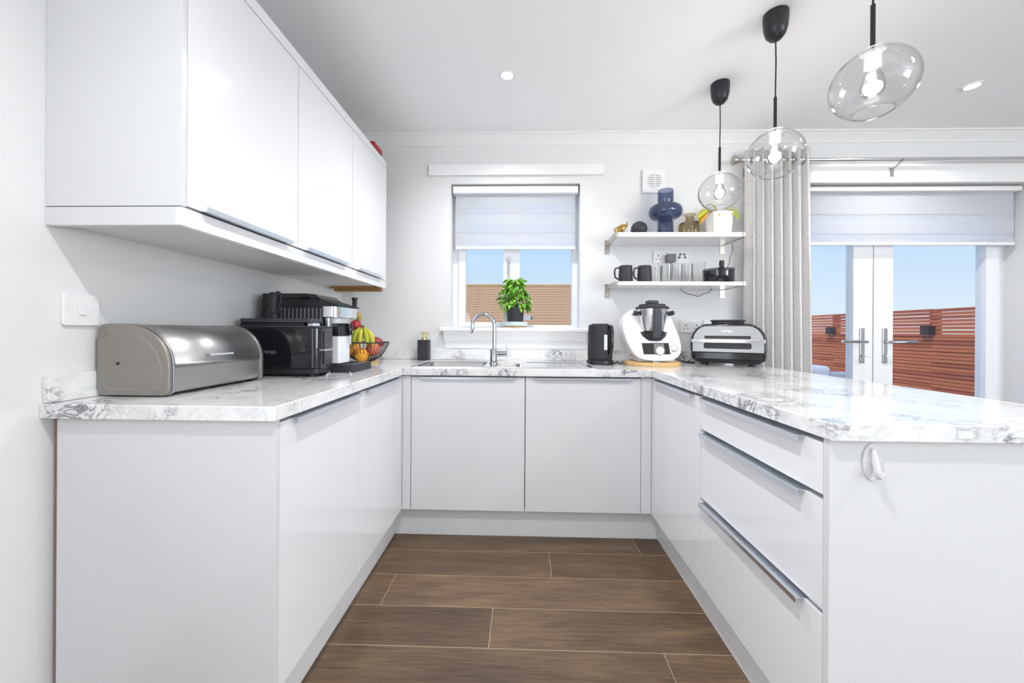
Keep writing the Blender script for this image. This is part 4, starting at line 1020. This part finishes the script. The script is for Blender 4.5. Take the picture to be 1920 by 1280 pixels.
fruit('orange', 656, 659, 2.215, .036, 'orange', 'orange half hidden behind the milk jug', 'orange', stem=False)
fruit('apple', 699, 654, 2.24, .042, 'apple', 'red and yellow striped apple at the right of the basket', 'apple')
fruit('mango', 706, 641, 2.31, .036, 'mango', 'purple-red mango lying on top at the basket rim', 'mango', sc=(1.25, .95, .85), rot=(0, .35, .2), stem=False)
fruit('pear', 692, 641.5, 2.245, .021, 'pear', 'small yellow pear beside the bananas', 'pear', sc=(1, 1, 1.25))
fruit('apple', 667, 610, 2.245, .034, 'apple_dark', 'dark red apple on top of the pile behind the bananas', 'apple')
fruit('apple', 660, 634, 2.285, .036, 'apple', 'red apple in the middle of the pile, mostly hidden by the coffee machine', 'apple')
fruit('orange', 664, 655, 2.30, .038, 'orange', 'orange at the back of the basket, mostly hidden', 'orange', stem=False)
def banana_tree(px, py, yy, label, n, mat):
    c = un(px, py, 'Y', yy); b0 = thing('banana_bunch', (c.x, c.y, c.z), label, 'bananas')
    for k in range(n):
        a = -1.35 + k * 2.5 / max(1, n - 1); pts = []; rr = []
        for i in range(10):
            t = i / 9; d = .012 + .042 * math.sin(t * PI * .62)
            pts.append((d * math.sin(a) * 1.15 + .004 * a, -.4 * d * math.cos(a) - .004, .010 - .105 * t)); rr.append([.004, .006, .012, .0155, .0165, .0165, .016, .014, .009, .004][i])
        tube('banana', pts, .01, mat if k % 2 == 0 else 'banana_green', b0, seg=8, local=True, radii=rr)
    lathe('crown', [(0, -.006), (.010, -.006), (.012, .008), (.007, .020), (0, .022)], 'stem', b0, seg=10, local=True)
banana_tree(680.5, 617, 2.20, 'yellow-green banana bunch standing in the fruit basket', 5, 'banana')
c = un(668, 594, 'Y', 2.25); b0 = thing('banana', (c.x, c.y, c.z), 'single curved brown-yellow banana on top of the fruit pile', 'banana')
tube('flesh', [(.024 * math.cos(a) - .006, 0, .030 * math.sin(a) - .004) for a in [1.5 - 2.6 * i / 9 for i in range(10)]], .01, 'pear_brown', b0, seg=10, local=True, radii=[.003, .007, .011, .013, .014, .014, .013, .011, .007, .003])

# ================================================================== BASIL ON THE SILL
py_ = 2.612
pcx = un(966, 590, 'Y', py_).x; SZ = 1.1302
bp_ = thing('potted_basil', (pcx, py_, SZ), 'bushy green basil in a dark pot on the window sill', 'potted plant')
zs1 = un(966, 603.5, 'Y', py_).z - SZ; zs2 = un(966, 579, 'Y', py_).z - SZ
lathe('wooden_coaster', [(0, 0), (.078, 0), (.080, .003), (.080, .007), (0, .007)], 'bamboo', bp_, seg=36, local=True)
lathe('saucer', [(0, .0072), (.072, .0072), (.084, .013), (.086, max(.03, zs1)), (.083, max(.03, zs1)), (.068, .015), (0, .015)], 'pale_blue', bp_, seg=40, local=True)
pt = lathe('pot', [(0, .0152), (.050, .0152), (.054, .04), (.059, zs2), (.063, zs2), (.063, zs2 + .012), (.057, zs2 + .012), (.055, zs2 - .01), (0, zs2 - .01)], 'slate', bp_, seg=40, local=True)
lathe('soil', [(0, zs2 - .006), (.055, zs2 - .006), (.055, zs2 - .009)], 'soil', pt, seg=24, local=True)
def leaf_mesh(name, L, Wd, cup, mat):
    V = []; F = []; n = 6
    for i in range(n + 1):
        t = i / n; w = Wd * math.sin(PI * min(1, t * .97 + .03)) ** .75 * (1 - .25 * t)
        y = L * t; z = -cup * L * (t - .25) ** 2 * 1.6
        V += [(-w, y, z + .22 * w), (0, y, z), (w, y, z + .22 * w)]
    for i in range(n):
        for k in range(2): a = i * 3 + k; F.append((a, a + 1, a + 4, a + 3))
    me = bpy.data.meshes.new(name); me.from_pydata(V, [], F); me.materials.append(MATS[mat])
    for p in me.polygons: p.use_smooth = True
    return me
lms = [leaf_mesh('leaf', l, w, c_, m_) for l, w, c_, m_ in ((.052, .020, .5, 'basil'), (.044, .019, .9, 'basil'), (.054, .021, .8, 'basil_dark'), (.036, .014, .4, 'basil'))]
ztop = un(960, 521, 'Y', py_).z - SZ; zbot = zs2 - .005
rnd = random.Random(5)
for k in range(9):
    a = rnd.uniform(0, 2 * PI); r = rnd.uniform(0, .03)
    tube('stem', [(r * math.cos(a), r * math.sin(a), zs2 - .008), (r * 1.6 * math.cos(a), r * 1.2 * math.sin(a), zs2 + .05), (r * 2.0 * math.cos(a) - .004, r * 1.3 * math.sin(a), zs2 + rnd.uniform(.09, .16))], .0022, 'basil_dark', bp_, seg=6, local=True)
for k in range(260):
    t = rnd.random() ** .8                               # 0 = bottom skirt, 1 = top
    z = zbot + (ztop - zbot - .015) * t
    rx = (.112 * (1 - max(0, t - .22) / .78) ** .75 + .022) * (0.72 + .28 * min(1, t / .2)); ry = min(rx, .062)
    a = rnd.uniform(0, 2 * PI); rr = math.sqrt(rnd.uniform(.35, 1))
    x, y = rx * rr * math.cos(a) * .86 - .006 * t, ry * rr * math.sin(a) * .8
    o = bpy.data.objects.new('leaf', rnd.choice(lms)); COL.objects.link(o); o.parent = bp_
    d = Vector((math.cos(a), math.sin(a), rnd.uniform(-.9, .35) + .5 * t)).normalized()
    q = d.to_track_quat('Y', 'Z').to_euler(); s_ = rnd.uniform(.7, 1.05)
    o.location = (x * .92, y * .7, z); o.rotation_euler = (q.x + rnd.uniform(-.3, .3), q.y + rnd.uniform(-.6, .6), q.z + rnd.uniform(-.4, .4)); o.scale = (s_, s_, s_)

# ================================================================== KETTLE
ky = 2.315; kx = un(1125, 650, 'Y', ky).x; KZ = lambda y: un(1125, y, 'Y', ky).z - WT
kt = thing('kettle', (kx, ky, WT), 'matt black electric kettle with a water gauge beside the drainer', 'kettle')
lathe('power_base', [(0, .0003), (.078, .0003), (.080, .010), (.079, .024), (.070, .030), (0, .030)], 'black_satin', kt, seg=40, local=True)
kb = lathe('body', [(0, .0305), (.070, .0305), (.0735, .040), (.073, .10), (.070, KZ(615)), (.067, KZ(609.5)), (.062, KZ(608.5)), (0, KZ(608.5))], 'black_matte', kt, seg=48, local=True)
prism('lid', [(.050 * math.cos(a), .050 * math.sin(a)) for a in [2 * PI * i / 32 for i in range(32)]], 'Z', KZ(608.5) + .0002, KZ(607), 'black_satin', kt, bevel=.001, local=True)
ha = -.95
hv = Vector((math.cos(ha), math.sin(ha), 0))
hp = [hv * .066 + Vector((0, 0, KZ(613))), hv * .088 + Vector((0, 0, KZ(612))), hv * .096 + Vector((0, 0, KZ(622))), hv * .094 + Vector((0, 0, KZ(645))), hv * .088 + Vector((0, 0, KZ(660))), hv * .070 + Vector((0, 0, KZ(663)))]
tube('handle', hp, .010, 'black_gloss', kt, seg=12, local=True)
gv = Vector((math.cos(-1.32), math.sin(-1.32), 0)); gt = Vector((-gv.y, gv.x, 0))
V = []; 
for zz in (KZ(655), KZ(627)):
    for w in (-.011, .011):
        for d in (.0715, .0755): V.append(gv * d + gt * w + Vector((0, 0, zz)))
mesh('water_gauge', V, [(0, 1, 3, 2), (4, 6, 7, 5), (0, 4, 5, 1), (2, 3, 7, 6), (0, 2, 6, 4), (1, 5, 7, 3)], 'steel_face', kt, local=True, bevel=.002)
V = []
for zz in (KZ(653), KZ(629)):
    for w in (-.006, .006):
        for d in (.0755, .0763): V.append(gv * d + gt * w + Vector((0, 0, zz)))
mesh('gauge_window', V, [(0, 1, 3, 2), (4, 6, 7, 5), (0, 4, 5, 1), (2, 3, 7, 6), (0, 2, 6, 4), (1, 5, 7, 3)], 'screen', kt, local=True)
kc = [un(x, y, 'Z', WT + .004) for x, y in ((1150, 681), (1158, 677), (1164, 681), (1170, 676))]
o = tube('kettle_cable', [(p.x, p.y, WT + .0042) for p in kc], .0038, 'black_satin', None, seg=8); tag(o, 'black cable coil between the kettle and the round board', 'cable')

# ================================================================== ROUND BOARD AND FOOD PROCESSOR
bcx, bcy, br_ = .772, 2.300, .163
bd = thing('round_board', (bcx, bcy, WT), 'round bamboo board under the food processor', 'board')
o = lathe('disc', [(0, .0003), (br_ - .002, .0003), (br_, .003), (br_, .019), (br_ - .003, .0215), (0, .0215)], 'bamboo', bd, seg=64, local=True)
BT = WT + .0218
fp = thing('food_processor', (bcx, bcy, BT), 'white food processor with a steel bowl and dark blue lid', 'food processor')
def unlean(x, y, off=0.0, Y0=2.165, k=.42):
    d = FWD * FPX + RGT * (x - 960) - UPV * (y - VY)
    t = (Y0 + off + k * (CAMP.z - .93) - CAMP.y) / (d.y - k * d.z); return CAMP + d * t
OZ = [(493, 196), (452, 235), (425, 285), (418, 335), (428, 400), (450, 462), (482, 530), (520, 590), (560, 625), (612, 645), (700, 656), (800, 655), (872, 646), (918, 622), (943, 585), (946, 520), (928, 440), (900, 370), (872, 305), (846, 245), (815, 205), (760, 180), (650, 170), (560, 175)]
OP = [(1080 + a / 4.8, 540 + b_ / 4.8) for a, b_ in OZ]
face = [unlean(*p) for p in OP]
cen = sum(face, Vector((0, 0, 0))) / len(face)
nF = len(face); V = []; F = []
def ringpts(shrink, dy, flat=0, lowz=None):
    out = []
    for p in face:
        q = cen + (p - cen) * shrink; q = Vector((q.x, q.y + dy, q.z))
        if flat: q.y = q.y * (1 - flat) + (2.45) * flat
        if q.z < BT + .006: q.z = BT + .006
        out.append(q)
    return out
rings = [ringpts(.955, -.006), ringpts(.985, -.004), ringpts(1.0, .004), ringpts(.99, .05), ringpts(.955, .11, .25), ringpts(.90, .14, .75)]
for r in rings: V += r
for k in range(len(rings) - 1):
    for i in range(nF): F.append((k * nF + i, k * nF + (i + 1) % nF, (k + 1) * nF + (i + 1) % nF, (k + 1) * nF + i))
F += [tuple(range(nF)), tuple((len(rings) - 1) * nF + i for i in range(nF))]
o = mesh('body', V, F, 'white_plastic', fp, smooth=True); sharp(o, .55)
box('foot_plate', bcx - .10, bcx + .11, 2.235, 2.43, BT + .0003, BT + .03, 'white_off', fp, bevel=.006)
# bowl
bx_, by_ = un(1222.5, 610, 'Y', 2.262).x, 2.262
Zb = lambda y: un(1222, y, 'Y', by_ - .075).z
lathe('bowl_socket', [(0, Zb(640)), (.060, Zb(639)), (.078, Zb(630)), (.083, Zb(622)), (.079, Zb(622)), (.060, Zb(630)), (0, Zb(634))], 'black_satin', fp, seg=40, center=(bx_, by_, 0))
bw = lathe('bowl', [(0, Zb(632)), (.058, Zb(632)), (.066, Zb(627)), (.072, Zb(612)), (.079, Zb(592)), (.0835, Zb(580)), (.0835, Zb(578)), (.080, Zb(578)), (0, Zb(579))], 'steel_bright', fp, seg=48, center=(bx_, by_, 0))
hz0, hz1 = Zb(635), Zb(578)
prism('bowl_handle', [(by_ - .062, hz0), (by_ - .092, Zb(630)), (by_ - .104, Zb(612)), (by_ - .106, Zb(588)), (by_ - .100, hz1), (by_ - .080, hz1), (by_ - .078, Zb(600)), (by_ - .070, Zb(615))], 'X', bx_ - .022, bx_ + .022, 'dark_grey', fp, bevel=.007, seg=3)
ld_ = lathe('lid', [(0, Zb(577.8)), (.0925, Zb(577.8)), (.095, Zb(575.5)), (.090, Zb(573.5)), (.076, Zb(572.5)), (.074, Zb(569)), (.030, Zb(568)), (0, Zb(568))], 'slate', fp, seg=48, center=(bx_, by_, 0))
prism('measuring_cup', rrect(bx_ - .034, bx_ + .030, by_ - .034, by_ + .034, .016, 4), 'Z', Zb(568) + .0002, Zb(561.5), 'dark_grey', fp, bevel=.004)
for sx_ in (-1, 1):
    c_ = Vector((bx_ + sx_ * .098, by_ - .012, Zb(587)))
    o = tube('locking_arm', [c_ + Vector((-sx_ * .012, .0, 0)), c_ + Vector((sx_ * .006, -.004, .002)), c_ + Vector((sx_ * .018, -.004, .006))], .0135, 'black_satin', fp, seg=14)
    tube('arm_cap', [c_ + Vector((sx_ * .0185, -.004, .006)), c_ + Vector((sx_ * .022, -.004, .007))], .0105, 'black_gloss' if sx_ > 0 else 'white_plastic', o, seg=14)
# screen, dial, side knob on the leaning face
def leanquad(name, px, off, th, mat, parent, bevel=.002):
    A = [unlean(x, y, off) for x, y in px]; B = [unlean(x, y, off + th) for x, y in px]; n_ = len(px)
    return mesh(name, A + B, [tuple(range(n_)), tuple(range(2 * n_ - 1, n_ - 1, -1))] + [(i, (i + 1) % n_, n_ + (i + 1) % n_, n_ + i) for i in range(n_)], mat, parent, bevel=bevel)
zp = lambda a, b_: (1080 + a / 4.8, 540 + b_ / 4.8)
fr_ = leanquad('screen_frame', [zp(572, 486), zp(842, 486), zp(876, 612), zp(600, 612)], -.0105, .006, 'white_off', fp)
leanquad('screen', [zp(590, 494), zp(832, 494), zp(852, 596), zp(610, 596)], -.0118, .001, 'screen', fr_, bevel=0)
leanquad('screen_picture', [zp(700, 500), zp(790, 500), zp(800, 590), zp(706, 590)], -.0124, .0004, 'screen_grey', fr_, bevel=0)
def leandisc(name, x, y, rpx, off, th, mat, parent):
    return leanquad(name, [(x + rpx * math.cos(a), y + rpx * math.sin(a)) for a in [2 * PI * i / 24 for i in range(24)]], off, th, mat, parent, bevel=.001)
leandisc('dial_ring', *zp(758, 560), 9.0, -.0160, .0035, 'chrome', fp)
leandisc('dial', *zp(758, 562), 7.4, -.0230, .0068, 'white_plastic', fp)
leandisc('side_knob_ring', *zp(884, 540), 7.2, -.0100, .004, 'chrome', fp)
leandisc('side_knob', *zp(884, 536), 5.8, -.0160, .0058, 'white_plastic', fp)
lb_ = unlean(*zp(722, 657), -.004)
box('front_badge', lb_.x - .018, lb_.x + .018, lb_.y - .002, lb_.y + .006, BT + .0005, BT + .0062, 'chrome', fp, bevel=.001)

# ================================================================== BLACK GRILL
GR = math.radians(-30); gF = Vector((1.197, 2.259, WT))
gl_ = thing('countertop_grill', (gF.x, gF.y, WT), 'black and stainless steel domed countertop grill in the right corner', 'grill', rz=GR)
hw, dp = .196, .225
# base tub
def tub(z0, z1, w0, w1, d0, d1, name, mat, par, r=.03):
    V = []; F = []
    P0 = rrect(-w0, w0, d0, dp, r, 5); P1 = rrect(-w1, w1, d1, dp, r, 5); n_ = len(P0)
    V = [(a, b_, z0) for a, b_ in P0] + [(a, b_, z1) for a, b_ in P1]
    F = [tuple(range(n_)), tuple(range(2 * n_ - 1, n_ - 1, -1))] + [(i, (i + 1) % n_, n_ + (i + 1) % n_, n_ + i) for i in range(n_)]
    return mesh(name, V, F, mat, par, local=True, bevel=.004)
tub(.014, .036, hw - .035, hw - .004, .012, .002, 'base', 'black_satin', gl_)
tub(.0362, .078, hw - .004, hw, .002, 0, 'lower_body', 'black_gloss', gl_)
for a in (-hw + .07, hw - .07):
    for b_ in (.035, dp - .05): lathe('foot', [(0, .0003), (.016, .0003), (.013, .0145), (0, .0145)], 'black_matte', gl_, seg=16, center=(a, b_, 0), local=True)
def arch(h_w, z0, zsh, ztop, flat, n=9):
    P = [(-h_w, z0), (h_w, z0), (h_w, zsh)]
    for i in range(1, n + 1):
        a = PI / 2 * i / n; P.append((flat + (h_w - flat) * math.cos(a), zsh + (ztop - zsh) * math.sin(a)))
    for i in range(n + 1):
        a = PI / 2 - PI / 2 * i / n; P.append((-flat - (h_w - flat) * math.cos(a), zsh + (ztop - zsh) * math.sin(a)))
    return P
prism('hood', arch(hw, .0785, .135, .247, .10), 'Y', .004, dp, 'black_gloss', gl_, bevel=.012, seg=4, local=True)
fc = prism('front_plate', arch(hw - .014, .080, .135, .232, .105), 'Y', -.003, .0038, 'steel_face', gl_, bevel=.0015, local=True)
box('handle_slot', -.118, .118, -.0045, -.0031, .159, .176, 'black_satin', fc, bevel=.0, local=True)
prism('handle_slot', rrect(-.122, .122, .100, .134, .010, 4), 'Y', -.0045, -.0031, 'black_satin', fc, local=True)
hb = prism('handle_bar', [(-.192, -.006), (-.186, -.022), (-.13, -.030), (.13, -.030), (.186, -.022), (.192, -.006), (.180, -.0035), (-.180, -.0035)], 'Z', .136, .156, 'steel_bright', gl_, bevel=.003, local=True)
text_mesh('lettering', 'NINJA', .021, 'white_plastic', gl_, Matrix.Translation((0, -.0036, .203)) @ Matrix.Rotation(PI / 2, 4, 'X'))
prism('vent_lid', rrect(-.085, .085, .035, .16, .03, 5), 'Z', .2475, .262, 'black_satin', gl_, bevel=.003, local=True)
prism('vent_cap', rrect(-.093, .093, .028, .168, .034, 5), 'Z', .2622, .272, 'dark_grey', gl_, bevel=.004, local=True)
for k in range(5): box('side_vent', hw - .0005, hw + .0008, .06 + k * .022, .072 + k * .022, .055, .06, 'black_matte', gl_, local=True)
gc = [un(x, y, 'Z', WT + .004) for x, y in ((1272, 671), (1280, 676.5), (1290, 679), (1303, 679.5))]
o = tube('grill_cable', [(p.x, p.y, WT + .0045) for p in gc], .004, 'black_satin', None, seg=8); tag(o, 'black cable lying between the round board and the grill', 'cable')

# ================================================================== UPPER SHELF ITEMS
yS = 2.45
def sx_at(px, y=yS): return un(px, 430, 'Y', y).x
zat = lambda py, y=yS: un(1250, py, 'Y', y).z
# elephant figurine
ex_, ey_ = sx_at(1164, 2.40), 2.40
el = thing('elephant_figurine', (ex_, ey_, S1), 'small old-gold elephant figurine with raised trunk on the upper shelf', 'figurine')
bm = bmesh.new(); sk_ = bm.verts.layers.skin.verify()
def sv_(p, r):
    v_ = bm.verts.new(p); v_[sk_].radius = (r, r); return v_
A = sv_((-.026, 0, .040), .017); A[sk_].use_root = True
B_ = sv_((-.004, 0, .043), .020); C_ = sv_((.014, 0, .047), .015); D_ = sv_((.027, 0, .058), .013)
bm.edges.new((A, B_)); bm.edges.new((B_, C_)); bm.edges.new((C_, D_))
t1 = sv_((.036, 0, .058), .0065); t2 = sv_((.041, 0, .066), .005); t3 = sv_((.038, 0, .077), .004); t4 = sv_((.032, 0, .084), .0035)
for a, b_ in ((D_, t1), (t1, t2), (t2, t3), (t3, t4)): bm.edges.new((a, b_))
for root, x in ((A, -.027), (C_, .012)):
    for s_ in (-1, 1):
        k1 = sv_((x, s_ * .011, .022), .0075); k2 = sv_((x + .002, s_ * .012, .005), .0075)
        bm.edges.new((root, k1)); bm.edges.new((k1, k2))
tl = sv_((-.045, 0, .036), .002); bm.edges.new((A, tl))
me = bpy.data.meshes.new('body'); bm.to_mesh(me); bm.free()
o = link('body', me, 'gold_old', el)
md = o.modifiers.new('skin', 'SKIN'); md.use_smooth_shade = True; md = o.modifiers.new('sub', 'SUBSURF'); md.levels = 2; md.render_levels = 2
for s_ in (-1, 1):
    prism('ear', [(.014, .060), (.006, .068), (-.004, .064), (-.006, .052), (.002, .042), (.012, .046)], 'Y', s_ * .0135, s_ * .0165, 'gold_old', el, local=True, bevel=.001)
    tube('tusk', [(.032, s_ * .006, .050), (.040, s_ * .007, .048), (.044, s_ * .007, .053)], .0016, 'brass', el, seg=6, local=True)
# dark round speaker
rS = .051
sp1 = thing('round_speaker', (sx_at(1198), yS, S1), 'dark charcoal ball-shaped speaker on the upper shelf', 'speaker')
lathe('shell', [(0, .0003), (.030, .0003)] + [(rS * math.sin(a), rS * .97 - rS * .97 * math.cos(a)) for a in [.62 + (PI - .62) * i / 18 for i in range(18)]] + [(0, 2 * rS * .97)], 'slate', sp1, seg=40, local=True)
# blue glass vase
vx_ = sx_at(1247.5); va = thing('glass_vase', (vx_, yS, S1), 'tall smoky blue glass vase with a wide middle on the upper shelf', 'vase')
k_ = yS / FPX
Hs = lambda py: zat(py) - S1
out = [(.0, .0004), (13.5 * k_, .0004), (14.2 * k_, .006), (14.2 * k_, Hs(417)), (12.5 * k_, Hs(414.5)), (12.0 * k_, Hs(412))]
for i in range(13):
    a = -PI / 2 + PI * i / 12; cx_ = Hs(397.5); out.append(((13 + 17 * max(0, math.cos(a)) ** .75) * k_ if 0 < i < 12 else 12.5 * k_, cx_ + (Hs(383.5) - cx_) * math.sin(a)))
out += [(12.5 * k_, Hs(382)), (14 * k_, Hs(379)), (14.2 * k_, Hs(358)), (13.7 * k_, Hs(357))]
inn = [(max(0, r - .0035), max(z, .006)) for r, z in out[::-1]]
inn[-1] = (0, .006)
lathe('glass', out + inn, 'blue_glass', va, seg=48, local=True)
# amber glass bottle
ax_ = sx_at(1293, 2.43); am = thing('glass_bottle', (ax_, 2.43, S1), 'squat brown-tinted glass bottle vase beside the blue vase', 'bottle')
k2 = 2.43 / FPX; Ha = lambda py: zat(py, 2.43) - S1
out = [(0, .0004), (19 * k2, .0004), (20 * k2, .006), (20 * k2, Ha(423)), (18.5 * k2, Ha(419.5)), (9 * k2, Ha(416.5)), (7.5 * k2, Ha(415)), (7.5 * k2, Ha(405)), (12 * k2, Ha(403)), (11.5 * k2, Ha(402.2))]
inn = [(max(0, r - .003), max(z - .001, .005)) for r, z in out[::-1]]; inn[-1] = (0, .005)
lathe('glass', out + inn, 'amber_glass', am, seg=40, local=True)
# plant in white pot
qx, qy = sx_at(1347, 2.46), 2.46
pp = thing('potted_houseplant', (qx, qy, S1), 'white pot with drooping yellow-green leaves at the right end of the upper shelf', 'potted plant')
k3 = qy / FPX; hp_ = zat(402, qy) - S1
lathe('pot', [(0, .0003), (21 * k3, .0003), (25.5 * k3, hp_), (24 * k3, hp_), (23 * k3, hp_ - .02), (0, hp_ - .02)], 'white_plastic', pp, seg=8, local=True, smooth=False)
lathe('pot_rim', [(23.8 * k3, hp_ + .0002), (25.6 * k3, hp_ + .0002), (25.6 * k3, hp_ + .004), (23.8 * k3, hp_ + .004), (23.8 * k3, hp_ + .0002)], 'grey_plastic', pp, seg=8, local=True, smooth=False)
def strap(name, pts, w, mat, par):
    V = []; F = []; n_ = len(pts)
    for i, p in enumerate(pts):
        t = i / (n_ - 1); ww = 1.5 * w * (.35 + .65 * math.sin(PI * min(1, .15 + t * .80)) ) * (1 if i < n_ - 1 else .15)
        p = Vector(p); tg = (Vector(pts[min(i + 1, n_ - 1)]) - Vector(pts[max(i - 1, 0)])).normalized(); sd = tg.cross(Vector((0, -.5, 1)))
        sd = sd.normalized() if sd.length > 1e-3 else Vector((0, 1, 0))
        V += [p - sd * ww, p + Vector((0, 0, -.003)), p + sd * ww]
    for i in range(n_ - 1):
        for k in range(2): a = i * 3 + k; F.append((a, a + 1, a + 4, a + 3))
    return mesh(name, V, F, mat, par, smooth=True, local=True, solid=.0012)
def pxl(lst, y0, y1):
    n_ = len(lst); return [un(a, b_, 'Y', y0 + (y1 - y0) * i / (n_ - 1)) - root_off(pp) for i, (a, b_) in enumerate(lst)]
strap('leaf', pxl([(1340, 402), (1332, 393), (1322, 396), (1316, 408), (1313, 421)], 2.45, 2.335), .017, 'leaf_orange', pp)
strap('leaf', pxl([(1342, 402), (1333, 392), (1322, 393), (1313, 402), (1307, 412)], 2.45, 2.335), .014, 'leaf_yellow', pp)
strap('leaf', pxl([(1346, 402), (1347, 393), (1348, 394), (1349, 404)], 2.45, 2.38), .018, 'leaf_yellow', pp)
strap('leaf', pxl([(1352, 402), (1360, 392), (1370, 392), (1378, 399), (1385, 412)], 2.45, 2.38), .017, 'leaf_yellow', pp)
strap('leaf', pxl([(1354, 402), (1362, 388), (1374, 386), (1382, 394), (1388, 408)], 2.48, 2.47), .009, 'leaf_yellow', pp)
strap('leaf', pxl([(1344, 402), (1340, 386), (1330, 382), (1320, 388)], 2.48, 2.50), .010, 'leaf_yellow', pp)

# ================================================================== LOWER SHELF ITEMS
def mug(px, label):
    y = 2.405; x = un(px, 515, 'Y', y).x; h = un(px, 498.5, 'Y', y).z - S2; R = 13.2 * y / FPX
    m_ = thing('mug', (x, y, S2), label, 'mug', 'black mugs on the lower shelf')
    lathe('cup', [(0, .0004), (R * .92, .0004), (R, .008), (R * .97, h * .5), (R * .88, h), (R * .80, h), (R * .88, h * .5), (R * .9, .010), (0, .008)], 'slate', m_, seg=36, local=True)
    P = [(-R * .93, 0, h * .84), (-R - .012, 0, h * .86), (-R - .030, 0, h * .80), (-R - .034, 0, h * .55), (-R - .028, 0, h * .28), (-R - .012, 0, h * .20), (-R * .95, 0, h * .22)]
    tube('handle', P, .0055, 'slate', m_, seg=10, local=True)
    m_.rotation_euler = (0, 0, math.radians(18))
mug(1173, 'black mug at the left end of the lower shelf'); mug(1208.5, 'black mug second from the left on the lower shelf')
def tumbler(px, y, ptop, wpx, label, flut=0):
    x = un(px, 515, 'Y', y).x; h = un(px, ptop, 'Y', y).z - S2; R = wpx / 2 * y / FPX
    g = thing('drinking_glass', (x, y, S2), label, 'glass', 'clear glasses on the lower shelf')
    lathe('glass', [(0, .0004), (R * .80, .0004), (R * .84, .004), (R, h), (R - .002, h), (R * .84 - .002, .012), (0, .010)], 'tumbler', g, seg=12 if flut else 32, local=True, smooth=not flut)
    tube('lip', [((R - .001) * math.cos(a), (R - .001) * math.sin(a), h) for a in [2 * PI * i / 28 for i in range(28)]], .0012, 'tumbler', g, seg=6, local=True, closed=True)
tumbler(1232, 2.47, 500, 20, 'clear glass beside the black mugs, partly hidden')
tumbler(1249, 2.40, 496.5, 25, 'clear glass in front below the plug')
tumbler(1270, 2.44, 498, 19, 'clear glass third from the mugs')
tumbler(1288.5, 2.49, 496, 21, 'clear glass fourth from the mugs')
tumbler(1309, 2.41, 493, 26, 'larger faceted clear glass next to the black tin', 1)
ty_ = 2.41; tcx = un(1347, 515, 'Y', ty_).x; tR = 26.5 * ty_ / FPX; th_ = un(1347, 509, 'Y', ty_).z - S2
tn = thing('black_tin', (tcx, ty_, S2), 'low round black container with a pale rim on the lower shelf', 'container')
lathe('tub', [(0, .0004), (tR - .004, .0004), (tR, .006), (tR, th_), (tR - .003, th_), (tR - .004, .01), (0, .008)], 'black_gloss', tn, seg=44, local=True)
lathe('rim', [(tR - .004, th_ + .0002), (tR + .0015, th_ + .0002), (tR + .0015, th_ + .012), (tR - .004, th_ + .012), (tR - .004, th_ + .0002)], 'smoke_plastic', tn, seg=44, local=True)
dbx = un(1353, 500, 'Y', ty_).x; hb_ = un(1353, 488.5, 'Y', ty_).z - S2
db = thing('small_bottle', (dbx, ty_, S2 + .0085), 'small dark bottle standing in the round black container', 'bottle')
lathe('bottle', [(0, 0), (.020, 0), (.021, .004), (.021, hb_ * .55), (.014, hb_ * .64), (.0135, hb_ * .70), (0, hb_ * .70)], 'black_gloss', db, seg=24, local=True)
lathe('cap', [(0, hb_ * .702), (.0145, hb_ * .702), (.0145, hb_ * .93), (.012, hb_ - .0085), (0, hb_ - .0085)], 'black_satin', db, seg=20, local=True)
cbl = [un(x, y, 'Y', yy) for x, y, yy in ((1373, 456, 2.55), (1374, 470, 2.55), (1369, 480, 2.54), (1368, 493, 2.52), (1364, 500, 2.50), (1362, 506, 2.50))]
o = tube('speaker_cable', cbl, .0018, 'black_satin', None, seg=6); tag(o, 'thin black cable hanging from the upper shelf to the lower shelf', 'cable')
cbl = [un(x, y, 'Y', 2.52) for x, y in ((1274, 541), (1281, 547), (1290, 551), (1302, 553), (1309, 556), (1318, 551), (1328, 548), (1336, 541))]
o = tube('loose_cable', cbl, .0022, 'black_satin', None, seg=6); tag(o, 'thin black cable sagging below the lower shelf', 'cable')
